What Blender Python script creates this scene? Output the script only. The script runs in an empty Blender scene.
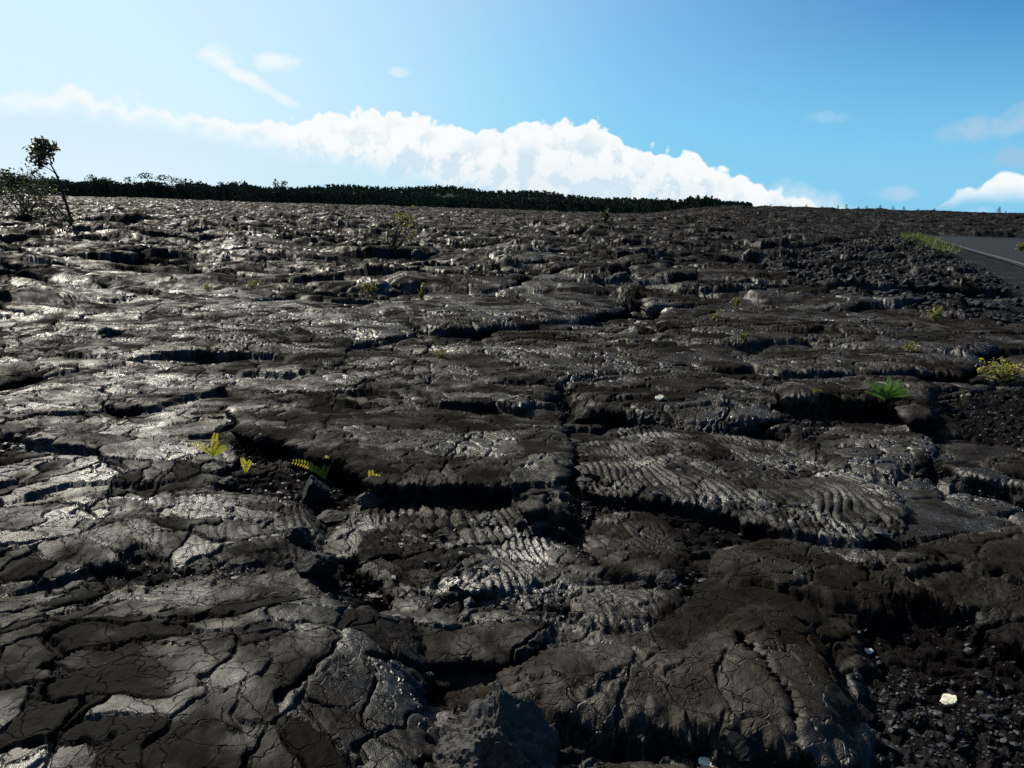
import bpy, math, random
import numpy as np
random.seed(7)
rng = np.random.default_rng(11)
sc = bpy.context.scene
COL = sc.collection
F32 = np.float32
R = math.radians

# ------------------------------------------------------------------ camera
CAM = np.array([0.0, 0.0, 1.6])
FPX = 796.0
PITCH = math.atan(178 / FPX)
ROLL = R(1.8)
fw = np.array([0, math.cos(PITCH), -math.sin(PITCH)])
r0 = np.array([1.0, 0, 0])
u0 = np.array([0, math.sin(PITCH), math.cos(PITCH)])
rt = math.cos(ROLL) * r0 + math.sin(ROLL) * u0
up = -math.sin(ROLL) * r0 + math.cos(ROLL) * u0


def ray(px, py):
    d = fw + rt * ((px - 512) / FPX) - up * ((py - 384) / FPX)
    return d / np.linalg.norm(d)


def at(px, py, z=0.0):
    """ground point seen at a picture position, on the level z"""
    d = ray(px, py)
    t = (z - CAM[2]) / d[2]
    p = CAM + d * t
    return float(p[0]), float(p[1])


def azel(px, py):
    d = ray(px, py)
    return math.degrees(math.atan2(d[0], d[1])), math.degrees(math.asin(d[2]))


from mathutils import Matrix, Vector
cd = bpy.data.cameras.new("camera")
cam = bpy.data.objects.new("camera", cd)
COL.objects.link(cam)
cd.sensor_width = 36.0
cd.lens = FPX * 36.0 / 1024
cd.clip_start = 0.05
cd.clip_end = 20000
M = Matrix.Identity(4)
for i in range(3):
    M[i][0], M[i][1], M[i][2], M[i][3] = rt[i], up[i], -fw[i], CAM[i]
cam.matrix_world = M
sc.camera = cam

# ------------------------------------------------------------------ light
SUN_AZ, SUN_EL = -40.0, 40.0      # degrees: left of the viewing direction, above the horizon
sd = Vector((math.sin(R(SUN_AZ)) * math.cos(R(SUN_EL)), math.cos(R(SUN_AZ)) * math.cos(R(SUN_EL)), math.sin(R(SUN_EL))))
sl = bpy.data.lights.new("sun", 'SUN')
sl.energy = 4.2
sl.angle = R(0.5)
sl.color = (1.0, 0.95, 0.86)
so = bpy.data.objects.new("sun", sl)
COL.objects.link(so)
so.rotation_euler = sd.to_track_quat('Z', 'Y').to_euler()
so.location = (-20, 20, 30)

# ------------------------------------------------------------------ node helper
class NT:
    def __init__(s, tree):
        s.t = tree
        s.n = tree.nodes
        s.l = tree.links

    def add(s, typ, **kw):
        nd = s.n.new(typ)
        for k, v in kw.items():
            setattr(nd, k, v)
        return nd

    def put(s, sock, v):
        if hasattr(v, 'is_linked') or isinstance(v, bpy.types.NodeSocket):
            s.l.new(v, sock)
        elif v is not None:
            sock.default_value = v

    def math(s, op, a, b=None, c=None, clamp=False):
        nd = s.add('ShaderNodeMath', operation=op)
        nd.use_clamp = clamp
        for i, v in enumerate((a, b, c)):
            if v is not None:
                s.put(nd.inputs[i], v)
        return nd.outputs[0]

    def mix(s, f, a, b, blend='MIX'):
        nd = s.add('ShaderNodeMix', data_type='RGBA', blend_type=blend)
        s.put(nd.inputs[0], f)
        for i, v in ((6, a), (7, b)):
            if isinstance(v, tuple) and len(v) == 3:
                v = v + (1.0,)
            s.put(nd.inputs[i], v)
        return nd.outputs[2]

    def ramp(s, x, a, b, c=0.0, d=1.0):
        nd = s.add('ShaderNodeMapRange', interpolation_type='SMOOTHSTEP')
        s.put(nd.inputs[0], x)
        for i, v in enumerate((a, b, c, d)):
            s.put(nd.inputs[i + 1], v)
        return nd.outputs[0]

    def noise(s, vec, scale, detail=4, rough=0.55, dist=0.0, dim='3D'):
        nd = s.add('ShaderNodeTexNoise', noise_dimensions=dim)
        if vec is not None:
            s.l.new(vec, nd.inputs['Vector'])
        nd.inputs['Scale'].default_value = scale
        nd.inputs['Detail'].default_value = detail
        nd.inputs['Roughness'].default_value = rough
        nd.inputs['Distortion'].default_value = dist
        return nd.outputs[0]

    def comb(s, x, y, z=0.0):
        nd = s.add('ShaderNodeCombineXYZ')
        s.put(nd.inputs[0], x); s.put(nd.inputs[1], y); s.put(nd.inputs[2], z)
        return nd.outputs[0]


# ------------------------------------------------------------------ sky
world = bpy.data.worlds.new("World")
sc.world = world
world.use_nodes = True
w = NT(world.node_tree)
w.n.clear()
out = w.add('ShaderNodeOutputWorld')
bg = w.add('ShaderNodeBackground')
w.l.new(bg.outputs[0], out.inputs[0])
sky = w.add('ShaderNodeTexSky', sky_type='NISHITA')
sky.sun_disc = False
sky.sun_elevation = R(SUN_EL)
sky.sun_rotation = R(SUN_AZ)
sky.altitude = 100
sky.air_density = 1.0
sky.dust_density = 0.6
sky.ozone_density = 2.0
tc = w.add('ShaderNodeTexCoord')
D = tc.outputs['Generated']
sep = w.add('ShaderNodeSeparateXYZ')
w.l.new(D, sep.inputs[0])
dx, dy, dz = sep.outputs
AZ = w.math('MULTIPLY', w.math('ARCTAN2', dx, dy), 180 / math.pi)
EL = w.math('MULTIPLY', w.math('ARCSINE', dz), 180 / math.pi)
P2 = w.comb(AZ, EL, 0.0)
# clear-sky colour: the Nishita sky, its haze a little cyan
hs = w.add('ShaderNodeHueSaturation')
w.l.new(sky.outputs[0], hs.inputs['Color'])
hs.inputs['Hue'].default_value = 0.485
hs.inputs['Saturation'].default_value = 1.6
hs.inputs['Value'].default_value = 1.0
base = w.mix(1.0, hs.outputs[0], (0.38, 1.14, 1.26), 'MULTIPLY')
# bright air round the sun
vm = w.add('ShaderNodeVectorMath', operation='DOT_PRODUCT')
w.l.new(D, vm.inputs[0])
vm.inputs[1].default_value = sd
au = w.math('POWER', w.math('MAXIMUM', vm.outputs['Value'], 0.0), 3.6)
deep = w.ramp(vm.outputs['Value'], 0.92, 0.40)
base = w.mix(deep, base, w.mix(1.0, base, (0.16, 0.60, 0.84), 'MULTIPLY'))
base = w.mix(w.math('MULTIPLY', au, 1.08, clamp=True), base, (9.0, 10.2, 10.6))
WHITE = (10.3, 10.6, 10.7)
SHADE = (6.9, 8.4, 9.5)


def curve(x, x0, x1, pts, y0, y1):
    """piecewise profile y(x) through pts as a Float Curve"""
    nd = w.add('ShaderNodeFloatCurve')
    w.l.new(w.ramp_lin(x, x0, x1), nd.inputs['Value'])
    cv = nd.mapping.curves[0]
    pts = sorted(pts)
    q = [((a - x0) / (x1 - x0), (b - y0) / (y1 - y0)) for a, b in pts]
    while len(cv.points) < len(q):
        cv.points.new(0.5, 0.5)
    for p, v in zip(cv.points, q):
        p.location = v
        p.handle_type = 'AUTO_CLAMPED'
    nd.mapping.use_clip = False
    nd.mapping.update()
    return w.math('MULTIPLY_ADD', nd.outputs[0], y1 - y0, y0)


def ramp_lin(x, a, b):
    nd = w.add('ShaderNodeMapRange')
    w.put(nd.inputs[0], x)
    nd.inputs[1].default_value = a
    nd.inputs[2].default_value = b
    return nd.outputs[0]


w.ramp_lin = ramp_lin


def prof(pix):
    return [azel(*p) for p in pix]


def over(f, col, base):
    return w.mix(f, base, col)


billow = w.noise(P2, 0.42, 5, 0.58, 0.3, dim='2D')
puff = w.noise(P2, 0.62, 6, 0.55, 0.0, dim='2D')
fine = w.noise(P2, 2.4, 3, 0.6, 0.0, dim='2D')
P2b = w.comb(w.math('ADD', AZ, -0.7), w.math('ADD', EL, 0.9), 0.0)
puff_b = w.noise(P2b, 0.62, 6, 0.55, 0.0, dim='2D')
relief = w.math('SUBTRACT', puff_b, puff)
knob = w.add('ShaderNodeTexVoronoi', feature='SMOOTH_F1', voronoi_dimensions='2D')
w.l.new(P2, knob.inputs['Vector'])
knob.inputs['Scale'].default_value = 0.75
knob.inputs['Smoothness'].default_value = 0.25
knob.inputs['Detail'].default_value = 1.0
edge = w.math('ADD', w.math('MULTIPLY', w.math('SUBTRACT', billow, 0.5), 2.2),
              w.math('ADD', w.math('MULTIPLY', w.math('SUBTRACT', 0.45, knob.outputs['Distance']), 1.5), w.math('MULTIPLY', w.math('SUBTRACT', fine, 0.5), 0.35)))
hz2 = w.ramp(EL, 17.0, 0.0)
base = over(w.math('MULTIPLY', hz2, 0.85), (3.0, 7.0, 10.2), base)
# white haze low on the left
hz = w.math('MULTIPLY', w.ramp(EL, 22.0, 2.0), w.ramp(AZ, 10.0, -26.0))
base = over(w.math('MULTIPLY', hz, 0.66), (9.9, 10.7, 11.0), base)


def bank(top, bot, bot_soft, soft, base, cov=1.0, amp=1.0, shade=0.75, lsoft=1.0):
    t = curve(AZ, -50, 50, prof(top) , -5, 25)
    b = curve(AZ, -50, 50, prof(bot), -5, 25)
    e = w.math('MULTIPLY', edge, amp)
    d = w.math('SUBTRACT', w.math('ADD', t, e), EL)
    m = w.ramp(w.math('DIVIDE', d, w.ramp(AZ, -12.0, -30.0, soft, soft * lsoft)), 0.0, 1.0)
    up_ = w.ramp(w.math('SUBTRACT', EL, w.math('ADD', b, w.math('MULTIPLY', e, 0.6))), 0.0, bot_soft)
    m = w.math('MULTIPLY', w.math('MULTIPLY', m, up_), cov)
    # self shade of the cloud: greyer low in the bank and in the hollows between billows
    sh = w.math('MULTIPLY', w.ramp(d, 0.2, 2.5), w.ramp(w.math('ADD', relief, w.math('MULTIPLY', w.math('SUBTRACT', fine, 0.5), 0.35)), -0.10, 0.20))
    sh = w.math('ADD', sh, w.math('MULTIPLY', w.ramp(EL, 4.5, 0.0), w.ramp(d, 0.8, 3.0, 0.0, 0.55)), clamp=True)
    col = w.mix(w.math('MULTIPLY', sh, shade), WHITE, SHADE)
    return over(m, col, base)


# the long cumulus bank, its bluish underside sloping down from the left
under = w.math('SUBTRACT', curve(AZ, -50, 50, prof([(-200, 108), (0, 114), (60, 118), (130, 126), (200, 139), (300, 160), (400, 178), (520, 200), (600, 220), (1100, 240)]), -5, 25), EL)
um = w.math('MULTIPLY', w.math('MULTIPLY', w.ramp(under, -1.0, 0.6), w.ramp(under, 3.0, 0.3)), w.ramp(AZ, 3.0, -6.0))
base = over(w.math('MULTIPLY', um, 0.60), (6.9, 8.9, 10.0), base)
base = bank([(-200, 92), (0, 86), (60, 82), (130, 96), (200, 108), (280, 117), (345, 111), (380, 109), (430, 113), (470, 125), (505, 122), (540, 116), (590, 117), (625, 134), (640, 150), (655, 146), (690, 146), (715, 163), (745, 175), (770, 183), (805, 194), (850, 208), (890, 225), (1100, 330)],
            [(-200, 112), (0, 118), (60, 121), (130, 130), (200, 142), (300, 164), (400, 184), (480, 205), (600, 225), (760, 225), (1100, 250)],
            1.8, 0.32, base, 0.96, 0.62, 0.9, 3.0)
# low thin cloud to the right of it
base = bank([(-200, 330), (700, 230), (740, 176), (790, 176), (830, 184), (865, 202), (930, 212), (960, 208), (1100, 212)],
            [(-200, 240), (1100, 250)], 1.5, 1.6, base, 0.62, 0.5, 1.0)
# cumulus at the right edge
base = bank([(-200, 500), (890, 260), (915, 214), (935, 202), (955, 190), (980, 184), (996, 171), (1014, 168), (1040, 172), (1100, 190)],
            [(-200, 230), (900, 212), (1024, 206), (1100, 208)], 1.4, 0.3, base, 0.95, 0.3, 0.45)
# wisps
def wisp(px, py, la, lb, tilt, col, k, base):
    a, e = azel(px, py)
    da = w.math('SUBTRACT', AZ, a)
    de = w.math('SUBTRACT', EL, e)
    c, s_ = math.cos(R(tilt)), math.sin(R(tilt))
    u = w.math('ADD', w.math('MULTIPLY', da, c / la), w.math('MULTIPLY', de, s_ / la))
    v = w.math('ADD', w.math('MULTIPLY', da, -s_ / lb), w.math('MULTIPLY', de, c / lb))
    r2 = w.math('ADD', w.math('MULTIPLY', u, u), w.math('MULTIPLY', v, v))
    f = w.ramp(w.math('ADD', r2, w.math('MULTIPLY', w.math('SUBTRACT', puff, 0.5), -2.6)), 1.2, -0.3)
    return over(w.math('MULTIPLY', f, k), col, base)


base = wisp(222, 57, 1.6, 0.7, 0, WHITE, 0.8, base)
base = wisp(280, 62, 2.2, 0.6, 4, WHITE, 0.7, base)
base = wisp(250, 80, 4.2, 0.5, -26, WHITE, 0.75, base)
base = wisp(400, 72, 0.8, 0.4, 0, WHITE, 0.4, base)
base = wisp(1010, 122, 4.0, 0.9, 14, (4.6, 6.6, 8.4), 0.75, base)
base = wisp(1016, 157, 1.8, 0.8, 6, (4.0, 5.9, 8.0), 0.7, base)
base = wisp(897, 193, 1.6, 0.5, 0, (5.6, 7.4, 9.2), 0.6, base)
base = wisp(828, 117, 1.6, 0.4, 0, (5.6, 7.8, 9.6), 0.3, base)
base = w.mix(1.0, base, (0.93, 0.93, 0.93), 'MULTIPLY')
w.l.new(base, bg.inputs['Color'])
bg.inputs['Strength'].default_value = 0.05
world.cycles.sampling_method = 'MANUAL'
world.cycles.sample_map_resolution = 512

sc.view_settings.view_transform = 'Standard'
sc.view_settings.look = 'None'
sc.view_settings.gamma = 1.0
sc.view_settings.exposure = 1.0

# ------------------------------------------------------------------ noise in numpy
def _h(ix, iy, seed):
    h = (ix.astype(np.uint32) * np.uint32(374761393) + iy.astype(np.uint32) * np.uint32(668265263) + np.uint32((seed * 2246822519) & 0xffffffff))
    h = (h ^ (h >> np.uint32(13))) * np.uint32(1274126177)
    h = (h ^ (h >> np.uint32(15))) * np.uint32(2246822519)
    return h ^ (h >> np.uint32(16))


_a = np.arange(64) * (2 * np.pi / 64)
GX, GY = np.cos(_a).astype(F32), np.sin(_a).astype(F32)


def perlin(x, y, seed=0):
    x0 = np.floor(x); y0 = np.floor(y)
    fx = (x - x0).astype(F32); fy = (y - y0).astype(F32)
    ix = x0.astype(np.int32); iy = y0.astype(np.int32)
    ux = fx * fx * fx * (fx * (fx * 6 - 15) + 10)
    uy = fy * fy * fy * (fy * (fy * 6 - 15) + 10)

    def g(a, b, dx, dy):
        h = _h(a, b, seed) & np.uint32(63)
        return GX[h] * dx + GY[h] * dy
    n00 = g(ix, iy, fx, fy); n10 = g(ix + 1, iy, fx - 1, fy)
    n01 = g(ix, iy + 1, fx, fy - 1); n11 = g(ix + 1, iy + 1, fx - 1, fy - 1)
    a = n00 + ux * (n10 - n00)
    b = n01 + ux * (n11 - n01)
    return (a + uy * (b - a)) * F32(1.5)


def fbm(x, y, o=4, seed=0, gain=0.5):
    t = 0; a = 1.0; s = 0
    for i in range(o):
        t = t + F32(a) * perlin(x * F32(2.03 ** i), y * F32(2.03 ** i), seed + i * 17)
        s += a; a *= gain
    return t / F32(s)


def voronoi(x, y, seed=0, jit=0.9):
    """distance to the nearest cell border, offset from the cell's seed, three random numbers of the cell"""
    x0 = np.floor(x).astype(np.int32); y0 = np.floor(y).astype(np.int32)
    b1 = np.full(x.shape, 9e9, F32); b2 = b1.copy()
    v1x = np.zeros_like(b1); v1y = np.zeros_like(b1); v2x = np.zeros_like(b1); v2y = np.zeros_like(b1)
    hh = np.zeros(x.shape, np.uint32)
    for j in (-1, 0, 1):
        for i in (-1, 0, 1):
            h = _h(x0 + i, y0 + j, seed)
            px = (x0 + i + 0.5 - x).astype(F32) + ((h & np.uint32(0xffff)).astype(F32) / F32(65535) - F32(0.5)) * F32(jit)
            py = (y0 + j + 0.5 - y).astype(F32) + ((h >> np.uint32(16)).astype(F32) / F32(65535) - F32(0.5)) * F32(jit)
            d = px * px + py * py
            c1 = d < b1
            c2 = (~c1) & (d < b2)
            b2 = np.where(c1, b1, np.where(c2, d, b2))
            v2x = np.where(c1, v1x, np.where(c2, px, v2x)); v2y = np.where(c1, v1y, np.where(c2, py, v2y))
            b1 = np.where(c1, d, b1)
            v1x = np.where(c1, px, v1x); v1y = np.where(c1, py, v1y)
            hh = np.where(c1, h, hh)
    L = np.sqrt((v2x - v1x) ** 2 + (v2y - v1y) ** 2) + F32(1e-6)
    e = (b2 - b1) / (2 * L)
    hh = (hh ^ (hh >> np.uint32(9))) * np.uint32(2654435761)
    r1 = ((hh >> np.uint32(3)) & np.uint32(0x3ff)).astype(F32) / F32(1023)
    r2 = ((hh >> np.uint32(13)) & np.uint32(0x3ff)).astype(F32) / F32(1023)
    r3 = ((hh >> np.uint32(22)) & np.uint32(0x3ff)).astype(F32) / F32(1023)
    return e, -v1x, -v1y, r1, r2, r3


def sstep(x, a, b):
    t = np.clip((x - a) / (b - a), 0, 1)
    return t * t * (3 - 2 * t)


# ------------------------------------------------------------------ the lava field
OX, OY = 0.0, -2.0
NC = 1700
ang = np.linspace(R(-43), R(43), NC)
rows = [2.9]
while rows[-1] < 460:
    r_ = rows[-1]
    k = 0.0019 if r_ < 9 else (0.0019 + (0.0034 - 0.0019) * min(1, (r_ - 9) / 10))
    rows.append(r_ * (1 + k))
rows = np.array(rows)
NR = len(rows)
AA, RR = np.meshgrid(ang, rows)
X = (OX + RR * np.sin(AA)).astype(F32)
Y = (OY + RR * np.cos(AA)).astype(F32)
DD = np.sqrt(X * X + Y * Y)
az = np.degrees(np.arctan2(X, np.maximum(Y, 0.01)))

near = 1 - sstep(DD, 6.5, 11.0)          # the hand-shaped foreground
mid = sstep(DD, 6, 18)
far = sstep(DD, 22, 60)

# warped position: borders of plates wander
w1x = fbm(X * 0.9, Y * 0.9, 4, 3); w1y = fbm(X * 0.9 + 31, Y * 0.9, 4, 5)
wfx = fbm(X * 7, Y * 7, 3, 13, 0.6) * (1 - sstep(DD, 14, 30)); wfy = fbm(X * 7 + 5, Y * 7, 3, 14, 0.6) * (1 - sstep(DD, 14, 30))
WX = X + 0.42 * w1x + 0.045 * wfx; WY = Y + 0.36 * w1y + 0.045 * wfy
sw = fbm(X / 9, Y / 7, 3, 40)
H = 0.30 * sw * mid + 0.55 * fbm(X / 34, Y / 26, 3, 41) * far
ridge = sstep(az, 7.5, 15.0) * sstep(DD, 60, 215)
H = H + 3.1 * ridge

# plates: the inflated and broken crust
stepg = sstep(fbm(X / 5.0, Y / 4.0, 2, 88), -0.05, 0.25)
def plates(sx, sy, seed, off, tilt, dome, ew, wob=0.0):
    e, ox, oy, q1, q2, q3 = voronoi(WX / sx, WY / sy, seed)
    e = e * min(sx, sy)
    h = off * (q1 - 0.5) * 2 * stepg + tilt * ((q2 - 0.5) * ox * sx + (q3 - 0.35) * -oy * sy) * 2
    p = np.clip(e / ew, 0, 1)
    h = h * sstep(e, 0, np.maximum(0.04, DD * 0.004)) + dome * (1 - (1 - p) ** 3 - 0.7)
    return h, e, q1, q2, q3


h0, e0, a1, a2, a3 = plates(9.0, 6.0, 90, 0.09, 0.045, 0.16, 1.8)
h1, e1, b1_, b2_, b3_ = plates(3.1, 2.0, 91, 0.09, 0.085, 0.085, 0.30)
h2, e2, c1_, c2_, c3_ = plates(0.95, 0.62, 92, 0.035, 0.09, 0.035, 0.10)
g2 = sstep(fbm(X / 2.6, Y / 2.0, 2, 77), -0.05, 0.22)
gap1 = np.clip(0.03 + 0.16 * fbm(X / 1.7, Y / 1.7, 2, 61), 0.0, 0.2)
open1 = 1 - sstep(e1, gap1 * 0.6, gap1 + 0.02)
Hp = h0 * sstep(DD, 8, 16) + h1 + h2 * g2 - 0.16 * open1 * (gap1 > 0.015)
# far off the blocks are bigger
h4, e4, _, _, _ = plates(5.0, 2.6, 95, 0.10, 0.08, 0.20, 0.7)
Hp = Hp + h4 * sstep(DD, 18, 40) * 0.8
FLOOR = 0.015
Hp_near = 0.45 * h1 + 0.7 * h2 + FLOOR - 0.06 * open1
h5, e5, _, _, _ = plates(1.9, 1.1, 97, 0.05, 0.17, 0.06, 0.25)
Hp = Hp + h5 * sstep(fbm(X / 3.6 + 8, Y / 2.6, 2, 66), -0.12, 0.2) * sstep(DD, 8, 17)
rdg = 1 - np.abs(fbm(X / 1.1, Y / 0.9, 4, 64)) * 2.2
Hp = Hp + 0.09 * rdg * sstep(fbm(X / 4.5 + 3, Y / 3.2, 2, 65), -0.1, 0.3) * sstep(DD, 9, 20)
H = H + Hp * (1 - near) + Hp_near * near
rub = (0.25 + 0.75 * (1 - g2)) * open1 * (1 - near) + near * open1
rub = np.clip(rub, 0, 1).astype(F32)
rope = np.zeros_like(H)
slabm = np.zeros_like(H)
domem = np.zeros_like(H)
brn = 0.30 + 0.5 * fbm(X / 2.2, Y / 2.2, 3, 200)

# ---- slabs and lobes one can tell apart in the foreground
edgeN = 0.085 * fbm(X * 2.4, Y * 2.4, 4, 300, 0.6) + 0.012 * perlin(X * 24, Y * 24, 301)


def sub(x0, x1, y0, y1):
    m = (X >= x0) & (X <= x1) & (Y >= y0) & (Y <= y1)
    ii = np.where(m.any(axis=1))[0]
    jj = np.where(m.any(axis=0))[0]
    if len(ii) == 0 or len(jj) == 0:
        return None
    return slice(ii[0], ii[-1] + 1), slice(jj[0], jj[-1] + 1)


def poly_sd(px, py, P):
    n = len(P)
    best = np.full(px.shape, 9e9, F32)
    inside = np.zeros(px.shape, bool)
    for i in range(n):
        ax, ay = P[i]; bx, by = P[(i + 1) % n]
        ex, ey = bx - ax, by - ay
        t = np.clip(((px - ax) * ex + (py - ay) * ey) / (ex * ex + ey * ey + 1e-9), 0, 1)
        best = np.minimum(best, (px - ax - t * ex) ** 2 + (py - ay - t * ey) ** 2)
        c = ((ay > py) != (by > py)) & (px < (bx - ax) * (py - ay) / (by - ay + 1e-12) + ax)
        inside ^= c
    d = np.sqrt(best)
    return np.where(inside, d, -d)


def smooth_poly(P):
    for _ in range(2):
        Q = []
        for i in range(len(P)):
            a = np.array(P[i]); b = np.array(P[(i + 1) % len(P)])
            Q += [tuple(a * 0.75 + b * 0.25), tuple(a * 0.25 + b * 0.75)]
        P = Q
    return P


def slab(pix, zn, zf=None, wd=0.05, dome=0.03, ropy=0.0, brown=None, smooth=True, whole=0.0):
    zf = zn if zf is None else zf
    ys = [p[1] for p in pix]
    P = [at(p[0], p[1], zn + (zf - zn) * (max(ys) - p[1]) / (max(ys) - min(ys))) for p in pix]
    if smooth:
        P = smooth_poly(P)
    xs = [p[0] for p in P]; yy = [p[1] for p in P]
    s = sub(min(xs) - 0.3, max(xs) + 0.3, min(yy) - 0.3, max(yy) + 0.3)
    if s is None:
        return
    d = poly_sd(X[s], Y[s], P) + edgeN[s]
    f = np.clip((Y[s] - min(yy)) / (max(yy) - min(yy)), 0, 1)
    z = zn + (zf - zn) * f
    p = np.clip(d / wd, 0, 1)
    pr = 1 - (1 - p) ** 2.6
    z = z * 0.75
    h = -0.04 + (z + 0.04) * pr + dome * (1 - np.exp(-np.maximum(d, 0) / 0.35)) + 0.05 * (h1[s] * 0.6 + h2[s])
    h = np.where(d > 0, h, -9)
    win = h > H[s]
    H[s] = np.where(win, h, H[s])
    k = np.where(win, sstep(d, 0.0, 0.05), 0)
    rub[s] = rub[s] * (1 - k)
    slabm[s] = np.maximum(slabm[s], k)
    domem[s] = domem[s] * (1 - k) + whole * k
    rope[s] = rope[s] * (1 - k) + ropy * k
    if brown is not None:
        brn[s] = brn[s] * (1 - k) + (brown + 0.35 * fbm(X[s] * 1.3, Y[s] * 1.3, 3, 201)) * k


def zone(pix, dz=0.0, amt=1.0):
    P = smooth_poly([at(*p) for p in pix])
    xs = [p[0] for p in P]; yy = [p[1] for p in P]
    s = sub(min(xs) - 0.4, max(xs) + 0.4, min(yy) - 0.4, max(yy) + 0.4)
    if s is None:
        return
    d = poly_sd(X[s], Y[s], P) + edgeN[s] * 1.3
    k = sstep(d, -0.03, 0.10)
    rub[s] = np.maximum(rub[s], amt * k)
    H[s] = H[s] * (1 - 0.85 * k) + 0.85 * k * (dz + 0.03 * w1x[s])


zone([(190, 448), (260, 440), (350, 455), (375, 480), (350, 520), (320, 560), (290, 520), (220, 500)], -.03)
zone([(330, 470), (400, 468), (570, 470), (700, 494), (700, 506), (560, 500), (400, 498), (335, 492)], -.12)
zone([(330, 572), (420, 586), (520, 600), (640, 590), (700, 560), (720, 600), (600, 625), (470, 620), (380, 598)], .015)
zone([(440, 700), (560, 716), (700, 720), (870, 740), (880, 790), (500, 800), (400, 800)], .0)
zone([(850, 600), (940, 610), (1100, 650), (1150, 850), (880, 850), (860, 720)], -.07)
zone([(930, 395), (1040, 385), (1080, 450), (960, 450)], .0)
zone([(556, 500), (585, 496), (640, 505), (700, 520), (800, 535), (790, 550), (690, 560), (590, 580), (560, 540)], .0)
zone([(780, 410), (900, 415), (960, 440), (930, 490), (850, 470), (770, 435)], .02)
zone([(100, 560), (240, 574), (330, 570), (300, 585), (200, 590), (60, 605)], .01)
zone([(0, 420), (60, 430), (20, 460), (-40, 470)], .0)
zone([(360, 360), (440, 352), (560, 352), (640, 340), (560, 335), (420, 345)], .02, .7)
# farther ones first
slab([(-80, 330), (80, 302), (200, 286), (330, 272), (350, 284), (250, 300), (120, 335), (60, 358), (-80, 372)], 0.088, 0.033, 0.104, .05, brown=0.05)
slab([(640, 320), (700, 296), (860, 292), (1040, 300), (1120, 345), (960, 350), (820, 338), (700, 343)], 0.099, 0.055, 0.130, .05, brown=.45)
slab([(360, 300), (480, 285), (600, 290), (640, 305), (560, 322), (420, 330), (350, 322)], 0.066, 0.044, 0.130, .06, brown=.2)
slab([(60, 352), (130, 322), (220, 303), (310, 297), (380, 310), (420, 330), (352, 345), (346, 360), (310, 366), (270, 352), (200, 348), (120, 356)], .12, .05, .05, .05, brown=.05, smooth=False)
slab([(300, 372), (330, 352), (480, 338), (640, 342), (760, 350), (770, 368), (640, 368), (560, 382), (420, 382), (340, 387)], 0.077, 0.055, 0.130, .04, brown=.3)
slab([(730, 352), (860, 346), (960, 350), (980, 366), (860, 370), (770, 370)], 0.088, 0.066, 0.065, .03, .5, brown=.5)
slab([(-80, 402), (0, 388), (100, 362), (200, 366), (262, 380), (200, 396), (100, 410), (20, 434), (-80, 442)], 0.066, 0.028, 0.104, .05, brown=0.0)
slab([(560, 402), (580, 376), (680, 366), (770, 380), (800, 408), (740, 424), (640, 416)], 0.077, 0.044, 0.156, .04, brown=.35)
slab([(800, 440), (830, 415), (900, 420), (950, 440), (940, 470), (880, 480), (830, 465)], 0.044, 0.022, 0.156, .03, brown=.3)
slab([(772, 380), (790, 371), (870, 367), (935, 373), (945, 392), (918, 408), (890, 391), (840, 390), (785, 389)], .26, .24, .13, .03, brown=.6)
slab([(962, 458), (1000, 446), (1080, 446), (1100, 478), (1000, 474)], 0.077, 0.055, 0.156, .03, brown=.2)
slab([(-60, 478), (40, 446), (140, 412), (232, 396), (236, 420), (130, 440), (60, 462), (-20, 496)], 0.050, 0.028, 0.078, .03, brown=.0)
slab([(225, 402), (300, 386), (400, 381), (500, 385), (560, 405), (572, 440), (562, 474), (470, 476), (400, 474), (375, 470), (340, 455), (290, 440), (235, 425)], .20, .05, .03, .03, brown=.4, whole=.75, smooth=False)
slab([(20, 490), (60, 465), (120, 440), (200, 428), (240, 443), (236, 462), (190, 474), (120, 482), (70, 480)], .10, .03, .03, .03, brown=.05, smooth=False)
slab([(575, 440), (640, 420), (740, 430), (850, 470), (925, 500), (905, 532), (800, 532), (690, 498), (600, 492), (572, 484)], .13, .05, .05, .03, .95, brown=.2)
slab([(345, 520), (370, 500), (450, 494), (555, 497), (562, 540), (556, 580), (520, 598), (470, 596), (420, 586), (365, 570), (345, 545)], 0.039, 0.017, 0.130, .05, 1.0, brown=.3)
slab([(580, 508), (640, 505), (690, 530), (702, 560), (690, 585), (640, 575), (590, 560), (570, 530)], 0.044, 0.022, 0.117, .05, .35, brown=.6)
slab([(-80, 512), (60, 490), (200, 480), (280, 488), (332, 505), (336, 545), (300, 570), (240, 576), (170, 572), (120, 560), (60, 588), (-80, 604)], 0.055, 0.028, 0.156, .06, .25, brown=.05)
slab([(690, 548), (760, 528), (860, 536), (960, 520), (1080, 512), (1100, 600), (1000, 590), (930, 578), (900, 602), (840, 602), (770, 592), (715, 582)], 0.083, 0.044, 0.182, .04, brown=.6, whole=.8)
slab([(925, 592), (960, 574), (1050, 582), (1110, 640), (1024, 640), (970, 617)], 0.066, 0.044, 0.130, .03, brown=.15)
slab([(560, 602), (590, 582), (650, 580), (702, 590), (692, 616), (640, 626), (580, 622)], 0.055, 0.028, 0.130, .04, .2, brown=.6)
slab([(-120, 614), (60, 603), (130, 606), (200, 590), (270, 576), (335, 578), (395, 598), (440, 622), (457, 650), (436, 672), (468, 715), (455, 790), (400, 880), (-150, 940)], .12, .10, .22, .12, .04, brown=.22)
slab([(455, 692), (468, 662), (515, 640), (590, 630), (660, 632), (700, 606), (760, 592), (820, 608), (858, 650), (872, 720), (852, 744), (780, 744), (715, 728), (660, 722), (600, 722), (540, 718), (480, 712)], .13, .10, .17, .09, brown=1.0, whole=1.0)
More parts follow.
